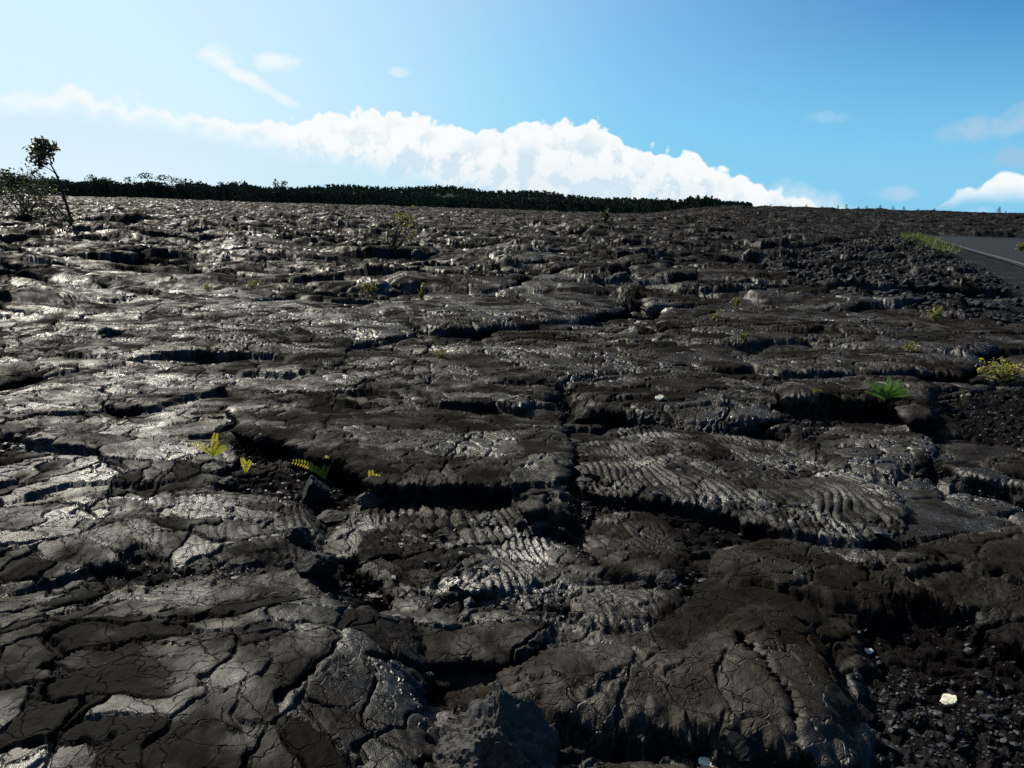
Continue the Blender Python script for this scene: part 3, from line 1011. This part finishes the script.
place_rock(670, 585, 24, 'lava_rock', 'dark rock at the end of the brown lobe beside the broken crust', STONE, 34)
# the pointed grey rock at the bottom edge
px_, py_ = 497, 790
p = np.array([*at(px_, py_, 0.0), 0.0]); p[2] = float(ground(p[0], p[1]))
V, Fq = ico(6)
for nrm, d in (((-.75, -.35, .55), .50), ((.78, -.25, .5), .48), ((.1, -.9, .45), .5), ((0, .9, .4), .5), ((0, 0, -1), .3), ((-.95, .1, .1), .7), ((.95, 0, .1), .66)):
    nrm = np.array(nrm); nrm = nrm / np.linalg.norm(nrm)
    V = V - np.maximum(V @ nrm - d, 0)[:, None] * nrm * .92
x_, y_, z_ = V.T
V = V * (1 + 0.22 * fbm(x_ * 3 + 2, y_ * 3 + z_ * 2.6, 4, 3, 0.6) + 0.09 * fbm(x_ * 14 + z_ * 9, y_ * 14 + z_ * 6, 3, 4, .6))[:, None]
V = V * 0.25; V[:, 0] *= 1.0
V[:, 2] -= V[:, 2].min()
obj('pointed_rock', mesh_np('pointed_rock', V, Fq, GREYROCK, False), loc=(p[0], p[1], p[2] - 0.02),
    label='grey pointed scoria rock standing at the bottom edge in front of the brown lobe', cat='rock')


def scatter(name, pts, sizes, mat, sub_, nvar, seed, flat=0.7, tilt=0.5, asp=None):
    """many stones joined in one sheet of loose material"""
    r = np.random.default_rng(seed)
    mb = MB()
    var = [rock_shape(sub_, seed + 100 + k, 7, 1.0, 0.18) for k in range(nvar)]
    kind_ = r.integers(0, nvar, len(pts))
    for k in range(nvar):
        idx = np.where(kind_ == k)[0]
        if not len(idx):
            continue
        V0, F0 = var[k]
        m_ = len(idx)
        sc_ = sizes[idx][:, None] * np.c_[r.uniform(.7, 1.3, m_), r.uniform(.7, 1.2, m_), flat * r.uniform(.6, 1.2, m_)]
        if asp is not None:
            sc_[:, 0] *= asp
        L = V0[None] * sc_[:, None]
        ax = r.normal(size=(m_, 3)) * tilt
        az_ = r.uniform(0, 6.28, m_)
        cx, sx = np.cos(ax[:, 0]), np.sin(ax[:, 0])
        y2 = L[..., 1] * cx[:, None] - L[..., 2] * sx[:, None]; z2 = L[..., 1] * sx[:, None] + L[..., 2] * cx[:, None]
        c, s_ = np.cos(az_)[:, None], np.sin(az_)[:, None]
        W = np.stack([L[..., 0] * c - y2 * s_, L[..., 0] * s_ + y2 * c, z2], -1) + pts[idx][:, None]
        nv = len(V0)
        Fa = (F0[None] + (np.arange(m_) * nv)[:, None, None]).reshape(-1, 3)
        mb.add(W.reshape(-1, 3), Fa)
    return mb.mesh(name, mat, False)


# gravel and rubble in the cracks and hollows of the foreground
N = 260000
rad = 3.6 * np.exp(rng.uniform(0, 1, N) * math.log(13 / 3.6))
aa = rng.uniform(ang[0], ang[-1], N)
gx, gy = OX + rad * np.sin(aa), OY + rad * np.cos(aa)
dens = sample(rub, gx, gy) * (0.15 + 0.85 * sstep(perlin(gx * 1.4, gy * 1.4, 900), -0.2, 0.3))
keep = rng.uniform(0, 1, N) < dens * 0.42
gx, gy = gx[keep], gy[keep]
gz = ground(gx, gy)
gs = 0.0055 * np.exp(rng.normal(0, 0.55, len(gx))) * (0.8 + 0.07 * np.hypot(gx, gy))
print('gravel', len(gx))
obj('lava_gravel', scatter('lava_gravel', np.c_[gx, gy, gz + gs * 0.2], gs, GRAVEL, 1, 10, 50, 0.7, 0.5), kind='stuff',
    label='black lava gravel in the hollows between the slabs', cat='gravel')
# broken crust flakes
N = 90000
rad = 4.0 * np.exp(rng.uniform(0, 1, N) * math.log(16 / 4.0))
aa = rng.uniform(ang[0], ang[-1], N)
gx, gy = OX + rad * np.sin(aa), OY + rad * np.cos(aa)
rp = sample(rope, gx, gy)
dens = np.where(rp > 0.9, sample(chaos, gx, gy), 0) * 0.5 + sample(rub, gx, gy) * sstep(perlin(gx * 0.9 + 4, gy * 0.9, 901), 0.0, 0.35) * 0.35
keep = rng.uniform(0, 1, N) < dens * 0.5
gx, gy = gx[keep], gy[keep]
gz = ground(gx, gy)
gs = 0.012 * np.exp(rng.normal(0, 0.5, len(gx))) * (0.8 + 0.04 * np.hypot(gx, gy))
print('flakes', len(gx))
obj('crust_flakes', scatter('crust_flakes', np.c_[gx, gy, gz + gs * 0.2], gs, GRAVEL, 1, 10, 51, 0.28, 0.45, 1.5), kind='stuff',
    label='broken flakes of silvery lava crust', cat='rubble')
# clinker bank: the biggest stones one by one, the rest as one sheet
xy = np.array(bank_poly)
N = 34000
gx = rng.uniform(xy[:, 0].min(), xy[:, 0].max(), N); gy = rng.uniform(xy[:, 1].min(), xy[:, 1].max(), N)
dn = sample(clink, gx, gy)
vis = np.abs(np.degrees(np.arctan2(gx, gy))) < 36
keep = (rng.uniform(0, 1, N) < dn) & vis
gx, gy = gx[keep], gy[keep]; gz = ground(gx, gy)
gs = np.minimum(0.052 * np.exp(rng.normal(0, 0.5, len(gx))), 0.10)
app = gs / np.hypot(gx, gy)
order = np.argsort(-app)
print('clinker', len(gx))
big, rest = order[:150], order[150:]
obj('clinker_rubble', scatter('clinker_rubble', np.c_[gx, gy, gz + gs * .15][rest], gs[rest], STONE, 2, 8, 52, .8, .5), kind='stuff',
    label='dark clinker rubble on the bank below the road', cat='rubble')
protos = []
for k in range(6):
    V, Fq = rock_shape(3, 700 + k, 9, .8, .2)
    protos.append(mesh_np('clinker_stone', V, Fq, STONE, False))
for q_, k in enumerate(big):
    o = obj('clinker_stone', protos[q_ % 6], loc=(gx[k], gy[k], gz[k] + gs[k] * .2),
            label='dark rough clinker stone among the rubble on the bank below the road', cat='stone', group='clinker stones on the bank below the road')
    o.scale = (gs[k] * random.uniform(.8, 1.3), gs[k] * random.uniform(.8, 1.2), gs[k] * random.uniform(.7, 1.1))
    o.rotation_euler = (random.uniform(-.4, .4), random.uniform(-.4, .4), random.uniform(0, 6.28))

# ------------------------------------------------------------------ plants
def fern(px, py, hpx, fronds, mat, name, label, cat, lean=None, seed=0, group=None, wide=0.55):
    """a tuft of pinnate fronds: each a curved stalk with paired leaflets"""
    p = hit(px, py)
    dist = float((p - CAM) @ fw)
    Hh = hpx / FPX * dist
    r = np.random.default_rng(seed)
    root = obj(name, None, loc=tuple(p + np.array([0, 0, 0.004])), label=label, cat=cat, group=group)
    for k in range(fronds):
        mb = MB()
        if lean is not None and k < len(lean):
            dxl, top = lean[k]
            dirv = np.array([dxl, r.uniform(-.15, .15), 0]); L = top
        else:
            a_ = r.uniform(0, 6.28)
            dirv = np.array([math.cos(a_), math.sin(a_), 0]) * r.uniform(.2, wide) ; L = r.uniform(.65, 1.0)
        tt = np.linspace(0, 1, 12)
        pts = np.stack([dirv[0] * tt ** 1.6, dirv[1] * tt ** 1.6, L * (tt - 0.28 * np.linalg.norm(dirv) * tt ** 2.6)], -1) * Hh
        mb.tube(pts, np.linspace(.016, .005, 12) * Hh, 4)
        tgt = np.gradient(pts, axis=0); tgt /= np.linalg.norm(tgt, axis=1)[:, None]
        ts = np.linspace(.12, .98, 15)
        for s_ in ts:
            c = np.array([np.interp(s_, tt, pts[:, q]) for q in range(3)])
            tv = np.array([np.interp(s_, tt, tgt[:, q]) for q in range(3)])
            side = np.cross(tv, [0.2, -1, 0.35]); side /= np.linalg.norm(side) + 1e-9
            nn = np.cross(side, tv)
            ll = Hh * .17 * math.sin(math.pi * min(1, .16 + .84 * (1 - s_))) ** .7
            for sg in (-1, 1):
                o_ = side * sg * .93 + tv * .35
                wv = tv * ll * .24
                Vv = [c, c + o_ * ll * .5 + wv + nn * ll * .05, c + o_ * ll - nn * ll * .1, c + o_ * ll * .5 - wv + nn * ll * .05]
                mb.add(Vv, [[0, 1, 2, 3]])
        obj('frond', mb.mesh('frond', mat), root)
    return root


def blob_plant(px, py, wpx, hpx, n, mat, name, label, cat, seed=0, leaf=0.12, group=None, stems=5):
    """a low leafy plant: short stems and many leaf blades round them"""
    p = hit(px, py)
    dist = float((p - CAM) @ fw)
    Wd, Hh = wpx / FPX * dist / 2, hpx / FPX * dist
    r = np.random.default_rng(seed)
    root = obj(name, None, loc=tuple(p), label=label, cat=cat, group=group)
    st = MB(); lf = MB()
    cs_ = []
    for k in range(stems):
        a_ = r.uniform(0, 6.28); q = r.uniform(.15, .95)
        tip = np.array([math.cos(a_) * Wd * q, math.sin(a_) * Wd * q * .8, Hh * r.uniform(.55, 1.0)])
        tt = np.linspace(0, 1, 6)[:, None]
        pts = tip * tt ** np.array([[.9, .9, 1.0]]) + r.normal(size=(6, 3)) * .03 * Hh * tt
        pts[0, 2] = -.02
        st.tube(pts, np.linspace(.035, .012, 6) * Hh, 5)
        m_ = n // stems
        u = r.uniform(.25, 1.05, m_)[:, None]
        C = tip * u + r.normal(size=(m_, 3)) * np.array([Wd * .22, Wd * .22, Hh * .15])
        C[:, 2] = np.maximum(C[:, 2], .02 * Hh)
        cs_.append(C)
    C = np.concatenate(cs_)
    lf.leaves(C, leaf * Hh * np.exp(r.normal(0, .3, len(C))), r, .6, .5)
    obj('stem', st.mesh('stem', BARK), root)
    obj('foliage', lf.mesh('foliage', mat), root)
    return root


fern(213, 458, 24, 4, FERN, 'fern', 'upright yellow fern tuft in the dark cleft, leftmost of the fern group', 'fern', [(-.9, .8), (.12, 1.05), (.3, .8), (.5, .5)], 1)
fern(246, 476, 18, 2, FERN, 'fern', 'tiny yellow fern sprig between the tuft and the arching fern', 'fern', [(-.15, 1.0), (.3, .9)], 2)
fern(325, 482, 28, 3, FERN, 'fern', 'yellow fern with one long arching frond leaning left over the rocks', 'fern', [(-1.1, 1.0), (.15, .95), (-.6, .7)], 3)
fern(373, 497, 26, 4, FERN, 'fern', 'small bright green yellow fern at the left end of the long black crack', 'fern', [(-.1, 1.0), (.2, .9), (-.35, .7), (.4, .6)], 4)
fern(886, 403, 24, 9, FERN_GREEN, 'fern', 'bright green fern clump at the right end of the rounded brown lobe', 'fern', [(-.9, .6), (-.7, .9), (.0, 1.0), (.4, .95), (.8, .8), (1.0, .55)], 5, wide=.9)
blob_plant(1000, 379, 64, 17, 420, LEAF_YEL, 'leafy_shrub', 'low yellow green leafy shrub on the lava at the right edge', 'shrub', 6, .24, None, 12)
blob_plant(1004, 379, 46, 16, 120, FERN, 'leafy_shrub', 'bright yellow leafed plant growing inside the low shrub at the right edge', 'shrub', 16, .22, None, 9)
blob_plant(910, 352, 22, 9, 120, LEAF_YEL, 'small_plant', 'flat olive plant on the brown slab above the green fern clump', 'plant', 7, .35)
blob_plant(936, 322, 16, 14, 110, LEAF_YEL, 'small_plant', 'olive tuft at the foot of the clinker bank', 'plant', 8, .3)
blob_plant(745, 345, 12, 13, 80, LEAF_YEL, 'small_plant', 'thin yellow green tuft above the ropy ledge right of the pale boulder', 'plant', 9, .3)
blob_plant(714, 320, 14, 8, 70, LEAF_YEL, 'small_plant', 'small yellow plant on the far edge of the wide brown slab', 'plant', 10, .35)
blob_plant(738, 306, 12, 9, 70, LEAF_YEL, 'small_plant', 'small yellow green plant farther back than the wide brown slab', 'plant', 11, .35)
blob_plant(440, 358, 18, 9, 90, LEAF_YEL, 'small_plant', 'flat olive plant on the pale slab left of the centre', 'plant', 12, .35)
blob_plant(371, 294, 18, 14, 120, LEAF_YEL, 'small_plant', 'olive tuft beyond the black hollow, below the leggy shrub', 'plant', 13, .3)
blob_plant(422, 300, 8, 14, 60, LEAF_YEL, 'small_plant', 'thin upright olive sprig right of the tuft below the leggy shrub', 'plant', 14, .3)
blob_plant(211, 291, 18, 6, 90, LEAF_YEL, 'small_plant', 'low olive plant left of its twin, far out on the grey slabs', 'plant', 15, .4)
blob_plant(250, 288, 22, 7, 90, LEAF_YEL, 'small_plant', 'low olive plant right of its twin, far out on the grey slabs', 'plant', 17, .4)
blob_plant(605, 222, 12, 12, 160, LEAF, 'dark_bush', 'small dark bush standing on the pale mound in the distance', 'bush', 18, .25)
blob_plant(1021, 252, 10, 9, 160, LEAF_YEL, 'dark_bush', 'small olive bush on the far verge of the road', 'bush', 19, .25)
fern(815, 400, 12, 3, LEAF_YEL, 'dry_sprig', 'dry thin sprig below the rounded brown lobe', 'plant', [(-.3, 1.0), (.2, .8), (.4, .9)], 20)
blob_plant(962, 402, 8, 12, 40, LEAF_YEL, 'dry_sprig', 'dry brown sprig between the green fern clump and the yellow shrub', 'plant', 21, .25)

# roadside grass (nobody could count the blades)
gp = smooth_poly([at(*p) for p in [(896, 238), (922, 236), (936, 244), (962, 256), (930, 255), (903, 248)]])
xy = np.array(gp)
N = 30000
gx = rng.uniform(xy[:, 0].min(), xy[:, 0].max(), N); gy = rng.uniform(xy[:, 1].min(), xy[:, 1].max(), N)
dd = poly_sd(gx.astype(F32), gy.astype(F32), gp)
keep = dd + 0.9 * perlin(gx * .8, gy * .8, 71) > 0
gx, gy = gx[keep], gy[keep]; gz = ground(gx, gy)
hh_ = rng.uniform(.10, .32, len(gx)) * (0.6 + 0.8 * sstep(perlin(gx * .7, gy * .7, 72), -.3, .3))
n = len(gx)
la = rng.uniform(0, 6.28, n); ln = rng.uniform(.1, .5, n) * hh_
bx, by = np.cos(la), np.sin(la)
wv = .02
A0 = np.c_[gx - by * wv, gy + bx * wv, gz - .02]; A1 = np.c_[gx + by * wv, gy - bx * wv, gz - .02]
T0 = np.c_[gx + bx * ln + by * wv * .2, gy + by * ln - bx * wv * .2, gz + hh_]; T1 = np.c_[gx + bx * ln - by * wv * .2, gy + by * ln + bx * wv * .2, gz + hh_]
V = np.stack([A0, A1, T0, T1], 1).reshape(-1, 3)
k = np.arange(n)[:, None] * 4
obj('roadside_grass', mesh_np('roadside_grass', V, np.c_[k, k + 1, k + 2, k + 3], GRASS), kind='stuff',
    label='olive green grass growing at the edge of the road bend', cat='grass')

# ------------------------------------------------------------------ the lone tree and the leggy shrubs
def branch(st, lf, p0, p1, r0_, r1_, rg, leafn, leafs, spread, bow=0.1, n=7):
    p0 = np.array(p0, float); p1 = np.array(p1, float)
    tt = np.linspace(0, 1, n)[:, None]
    L = np.linalg.norm(p1 - p0)
    pts = p0 + (p1 - p0) * tt + np.sin(tt * math.pi) * rg.normal(size=3) * bow * L + rg.normal(size=(n, 3)) * .012 * L * np.sin(tt * math.pi)
    st.tube(pts, np.linspace(r0_, r1_, n), 6)
    if leafn:
        C = p1 + rg.normal(size=(leafn, 3)) * spread
        lf.leaves(C, leafs * np.exp(rg.normal(0, .3, leafn)), rg, .4, .6)
    return pts


def lone_tree():
    p = hit(70, 226)
    dist = float((p - CAM) @ fw)
    u = dist / FPX                                  # metres per pixel out there
    root = obj('ohia_tree', None, loc=tuple(p + np.array([0, 0, -.05])), label='lone leaning thin tree with a small tufted crown on the lava at left', cat='tree')
    rg = np.random.default_rng(31)
    def q(px, py, dy=0.0):
        dx_, dz_ = (px - 70) * u * .95, (226 - py) * u * 1.0
        c, s_ = math.cos(ROLL), math.sin(ROLL)
        return np.array([dx_ * c + dz_ * s_ * 0, dy, dz_])
    tr = MB(); dum = MB()
    trunk = [q(71, 229), q(69.5, 217, .1), q(67, 205, .1), q(64.5, 192, .05), q(62, 180, 0), q(60, 174, 0), q(58, 167, -.1), q(57, 158, -.1)]
    tr.tube(trunk, np.array([.06, .052, .046, .042, .036, .03, .024, .016]), 8)
    obj('trunk', tr.mesh('trunk', BARK, True), root)
    bm_ = MB(); lf = MB()
    tips = [((62, 178), (52, 166)), ((58, 167), (48, 162)), ((57, 160), (52, 150)), ((57, 159), (44, 152)), ((57, 158), (50, 145)),
            ((58, 163), (56, 152)), ((52, 150), (36, 150)), ((52, 150), (46, 146)), ((48, 162), (44, 161)), ((44, 152), (33, 153)), ((58, 165), (57, 157)), ((50, 146), (54, 148))]
    for k, (a_, c_) in enumerate(tips):
        branch(bm_, lf, q(*a_, rg.uniform(-.1, .1)), q(*c_, rg.uniform(-.45, .45)), .022, .008, rg, 40, .13, np.array([.11, .13, .08]), .08)
    branch(bm_, lf, q(50, 163), q(40, 161), .012, .005, rg, 14, .11, .07)
    obj('branch', bm_.mesh('branch', BARK, True), root)
    obj('crown', lf.mesh('crown', LEAF), root)
    # the straggling lower limbs
    b2 = MB(); l2 = MB()
    low = [((70, 222), (52, 206)), ((68, 216), (45, 198)), ((69, 220), (60, 214)), ((52, 206), (38, 200)), ((52, 206), (47, 214)), ((45, 198), (38, 190)), ((69, 224), (55, 220)),
           ((66, 200), (58, 192)), ((60, 214), (56, 219)), ((70, 224), (78, 214))]
    for a_, c_ in low:
        branch(b2, l2, q(*a_), q(*c_, rg.uniform(-.6, .6)), .03, .01, rg, 30, .11, np.array([.2, .25, .15]), .1)
    obj('lower_branch', b2.mesh('lower_branch', BARK, True), root)
    obj('lower_foliage', l2.mesh('lower_foliage', LEAF), root)


lone_tree()


def leggy(px, py, wpx, hpx, name, label, seed, mat, nst=9, leafn=55, leafs=.11, cat='shrub', lo=.35):
    p = hit(px, py)
    dist = float((p - CAM) @ fw); u = dist / FPX
    rg = np.random.default_rng(seed)
    root = obj(name, None, loc=tuple(p + np.array([0, 0, -.04])), label=label, cat=cat)
    st = MB(); lf = MB()
    for k in range(nst):
        tip = np.array([rg.uniform(-.5, .5) * wpx * u, rg.uniform(-.4, .4) * wpx * u, hpx * u * rg.uniform(lo, 1.0)])
        pts = branch(st, lf, rg.normal(size=3) * np.array([.06, .06, 0]), tip, .03, .008, rg, leafn, leafs, np.array([.14, .16, .10]) * hpx * u / 1.2, .12)
        for _ in range(2):
            a_ = pts[rg.integers(2, 6)]
            branch(st, lf, a_, a_ + rg.normal(size=3) * np.array([.2, .2, .12]) * hpx * u, .012, .005, rg, leafn // 3, leafs, np.array([.09, .1, .07]) * hpx * u / 1.2, .1)
    obj('stem', st.mesh('stem', BARK, True), root)
    obj('foliage', lf.mesh('foliage', mat), root)


leggy(392, 248, 34, 42, 'leggy_shrub', 'leggy olive shrub with bare stems standing alone on the middle lava', 41, LEAF_YEL, 8, 17, .09)
leggy(24, 218, 56, 50, 'ragged_bush', 'wide ragged dark bush left of the lone leaning tree', 42, LEAF, 13, 50, .13)
leggy(5, 205, 30, 34, 'ragged_bush', 'dark ragged bush at the left edge behind the wide one', 43, LEAF, 8, 45, .14)
leggy(690, 222, 14, 8, 'dark_bush', 'tiny dark bush in the lava below the right end of the forest', 44, LEAF, 5, 50, .2)

# ------------------------------------------------------------------ forest
def tree_geo(tr, lf, rg, base, h, w_, form, nleaf, leaf):
    base = np.asarray(base, float)
    lean = rg.normal(size=2) * .04 * h
    top = base + np.array([lean[0], lean[1], h * .93])
    tt = np.linspace(0, 1, 4)[:, None]
    tr.tube(base + (top - base) * tt, np.linspace(.10, .03, 4) * (h / 7), 4)
    if form == 0:       # bushy to the ground
        z = rg.uniform(.12, 1.0, nleaf); rr_ = w_ * np.sqrt(np.clip(1.15 - z, .05, 1)) * (.5 + .5 * np.sin(np.clip(z, 0, 1) * 3.0)) 
    elif form == 1:     # crown on a bare stem
        z = rg.uniform(.55, 1.0, nleaf); rr_ = w_ * np.sqrt(np.clip(1 - ((z - .78) / .25) ** 2, .05, 1))
    else:               # flat spreading top
        z = rg.uniform(.78, 1.0, nleaf); rr_ = w_ * 1.5 * np.sqrt(np.clip(1 - ((z - .86) / .16) ** 2, .05, 1))
    th_ = rg.uniform(0, 6.28, nleaf); q = np.sqrt(rg.uniform(0, 1, nleaf))
    lump = 1 + .35 * np.sin(th_ * 3 + z * 9 + rg.uniform(0, 6))
    C = base + np.c_[rr_ * q * lump * np.cos(th_), rr_ * q * lump * np.sin(th_), z * h] + np.c_[lean[0] * z, lean[1] * z, 0 * z]
    lf.leaves(C, leaf * np.exp(rg.normal(0, .3, nleaf)), rg, .1, .8)


def pol(az_, d_):
    return d_ * math.sin(R(az_)), d_ * math.cos(R(az_))


rg = np.random.default_rng(77)
tr, lf = MB(), MB()
cnt = 0
for _ in range(6200):
    px_ = rg.uniform(-260, 752)
    azp = azel(px_, 206)[0]
    d_ = 300 + 85 * rg.uniform() ** 1.4 + (20 * math.sin(px_ / 60) + 14 * math.sin(px_ / 23))
    if px_ > 480:
        d_ -= 12 * min(1, (px_ - 480) / 120)
    x_, y_ = pol(azp, d_)
    h_ = rg.uniform(3.8, 6.6) * (1 + .08 * math.sin(px_ / 17.0) * math.sin(px_ / 41.0 + 1) + .1 * math.sin(px_ / 7.3))
    if 250 < px_ < 480: h_ *= .84
    if px_ > 470: h_ *= 1 - .24 * min(1, (px_ - 470) / 80)
    if px_ > 680: h_ *= max(.45, 1 - (px_ - 680) / 130)
    z_ = float(ground(x_, y_))
    tree_geo(tr, lf, rg, (x_, y_, z_ - .2), h_, h_ * rg.uniform(.15, .24), int(rg.uniform() < .3), 44, .55)
    cnt += 1
fo = obj('far_forest', lf.mesh('far_forest', FOREST), kind='stuff', label='dark low forest along the horizon beyond the lava field', cat='forest')
obj('trunk', tr.mesh('trunk', BARK), fo)['kind'] = 'stuff'

# wooded rise farther off
nx, ny = 120, 14
V = []
def rise(az_, d_):
    c = math.exp(-((az_ + 5.0) / 16.0) ** 2) 
    return (13.0 * c + 2.0 + 1.5 * math.sin(az_ * .9)) * min(1.0, max(0.0, (d_ - 600) / 260))
for a_ in np.linspace(-50, 16, nx):
    for d_ in np.linspace(560, 1100, ny):
        x_, y_ = pol(a_, d_)
        V.append((x_, y_, rise(a_, d_) - 1.0))
i, j = np.meshgrid(np.arange(nx - 1), np.arange(ny - 1), indexing='ij')
a = (i * ny + j).ravel()
obj('hills', mesh_np('hills', np.array(V), np.c_[a, a + 1, a + ny + 1, a + ny], FOREST, True), kind='structure')
lf = MB(); tr = MB()
for _ in range(2600):
    a_ = rg.uniform(-42, 14); d_ = rg.uniform(760, 880)
    x_, y_ = pol(a_, d_)
    tree_geo(tr, lf, rg, (x_, y_, rise(a_, d_) - 1.3), rg.uniform(3.5, 6.0), 1.8, 0, 16, 1.7)
obj('far_wood', lf.mesh('far_wood', FOREST), kind='stuff', label='faint wooded rise behind the forest in the middle of the horizon', cat='forest')

# trees one can tell apart on the skyline
def proto_tree(seed, h, form, nleaf, w_):
    rg_ = np.random.default_rng(seed)
    tr_, lf_ = MB(), MB()
    tree_geo(tr_, lf_, rg_, (0, 0, 0), h, w_, form, nleaf, .42)
    return tr_.mesh('trunk', BARK), lf_.mesh('crown', FOREST)


PT = {('bush', k): proto_tree(800 + k, 7.0, 0, 200, 1.7) for k in range(2)}
PT.update({('crown', k): proto_tree(810 + k, 7.5, 1, 190, 1.7) for k in range(2)})
PT.update({('flat', k): proto_tree(820 + k, 8.0, 2, 170, 1.9) for k in range(2)})


def far_tree(px, toppx, form, k, label, group=None, name='skyline_tree', d_=296, cat='tree'):
    a_, e_ = azel(px, toppx)
    x_, y_ = pol(a_, d_)
    z_ = float(ground(x_, y_))
    top = 1.6 + d_ * math.tan(R(e_))
    root = obj(name, None, loc=(x_, y_, z_ - .2), label=label, cat=cat, group=group)
    t_, c_ = PT[(form, k)]
    H0 = {'bush': 7.0, 'crown': 7.5, 'flat': 8.0}[form]
    s_ = (top - z_ + .2) / H0
    root.scale = (max(.35, abs(s_)) ,) * 2 + (max(.15, s_),)
    root.rotation_euler = (0, 0, px * 1.7)
    obj('trunk', t_, root); obj('crown', c_, root)
    return root


far_tree(145, 173, 'flat', 0, 'taller flat topped tree above the left forest, left of the flat topped pair')
far_tree(164, 175, 'flat', 1, 'flat topped tree above the left forest, left one of the pair')
far_tree(177, 178, 'flat', 0, 'lower flat topped tree above the left forest, right one of the pair')
far_tree(128, 177, 'crown', 0, 'pointed tree above the left forest just left of the flat topped trees')
far_tree(276, 179, 'bush', 0, 'broad dark tree rising above the forest at the left of its low stretch')
far_tree(283, 181, 'crown', 1, 'round headed tree touching the broad dark tree on its right')
far_tree(4, 169, 'crown', 0, 'tall round headed tree at the left end of the forest')
far_tree(92, 175, 'crown', 1, 'round headed tree above the forest right of the lone leaning tree')
G_ = 'trees along the forest skyline'
for px, tp, f_, k in [(20, 174, 'bush', 0), (40, 174, 'bush', 1), (110, 178, 'bush', 1), (200, 181, 'bush', 0), (222, 182, 'crown', 1), (246, 183, 'bush', 1), (310, 185, 'bush', 1), (336, 187, 'crown', 0), (365, 188, 'bush', 0),
                     (520, 194, 'bush', 0), (548, 193, 'crown', 1), (570, 195, 'bush', 1), (572, 197, 'bush', 0), (598, 197, 'crown', 0), (620, 199, 'bush', 0), (636, 199, 'bush', 1), (652, 200, 'crown', 1), (668, 200, 'bush', 0),
                     (684, 202, 'bush', 1), (700, 202, 'crown', 0), (716, 202, 'bush', 0), (733, 203, 'bush', 1), (742, 204, 'bush', 0)]:
    far_tree(px, tp, f_, k, 'dark tree standing in the forest edge on the skyline', G_, d_=272 if px > 500 else 294)
for px, tp, k in [(456, 188, 0), (462, 187, 1), (469, 189, 0)]:
    far_tree(px, tp, 'bush', k, 'tree of the small cluster on top of the wooded rise', 'cluster of trees on the wooded rise', d_=430)
for n_, (px, hp) in enumerate([(770, 3), (790, 2), (806, 3), (822, 3), (838, 4), (846, 5), (858, 3), (866, 4), (880, 4), (893, 4), (904, 4), (918, 2), (934, 3), (950, 2), (1006, 2)]):
    a_, e_ = azel(px, 210)
    x_, y_ = pol(a_, 212.0)
    z_ = float(ground(x_, y_))
    t_, c_ = PT[('bush', n_ % 2)]
    root = obj('ridge_bush', None, loc=(x_, y_, z_ - .15), label='small dark bush on the lava ridge at the right skyline', cat='bush', group='bushes on the right ridge')
    s_ = (hp * 212 / FPX + .2) / 7.0
    root.scale = (s_ * 1.8, s_ * 1.8, s_)
    root.rotation_euler = (0, 0, n_ * 2.1)
    obj('trunk', t_, root); obj('crown', c_, root)
far_root = None
a_, e_ = azel(998, 215)
x_, y_ = pol(a_, 205.0); z_ = float(ground(x_, y_))
t_, c_ = PT[('bush', 0)]
root = obj('ridge_bush', None, loc=(x_, y_, z_ - .15), label='larger round bush alone on the right skyline above the road', cat='bush')
root.scale = (.36, .36, .24)
obj('trunk', t_, root); obj('crown', c_, root)
sc.cycles.use_denoising = False
sc.cycles.max_bounces = 4
sc.cycles.diffuse_bounces = 2
sc.cycles.glossy_bounces = 2
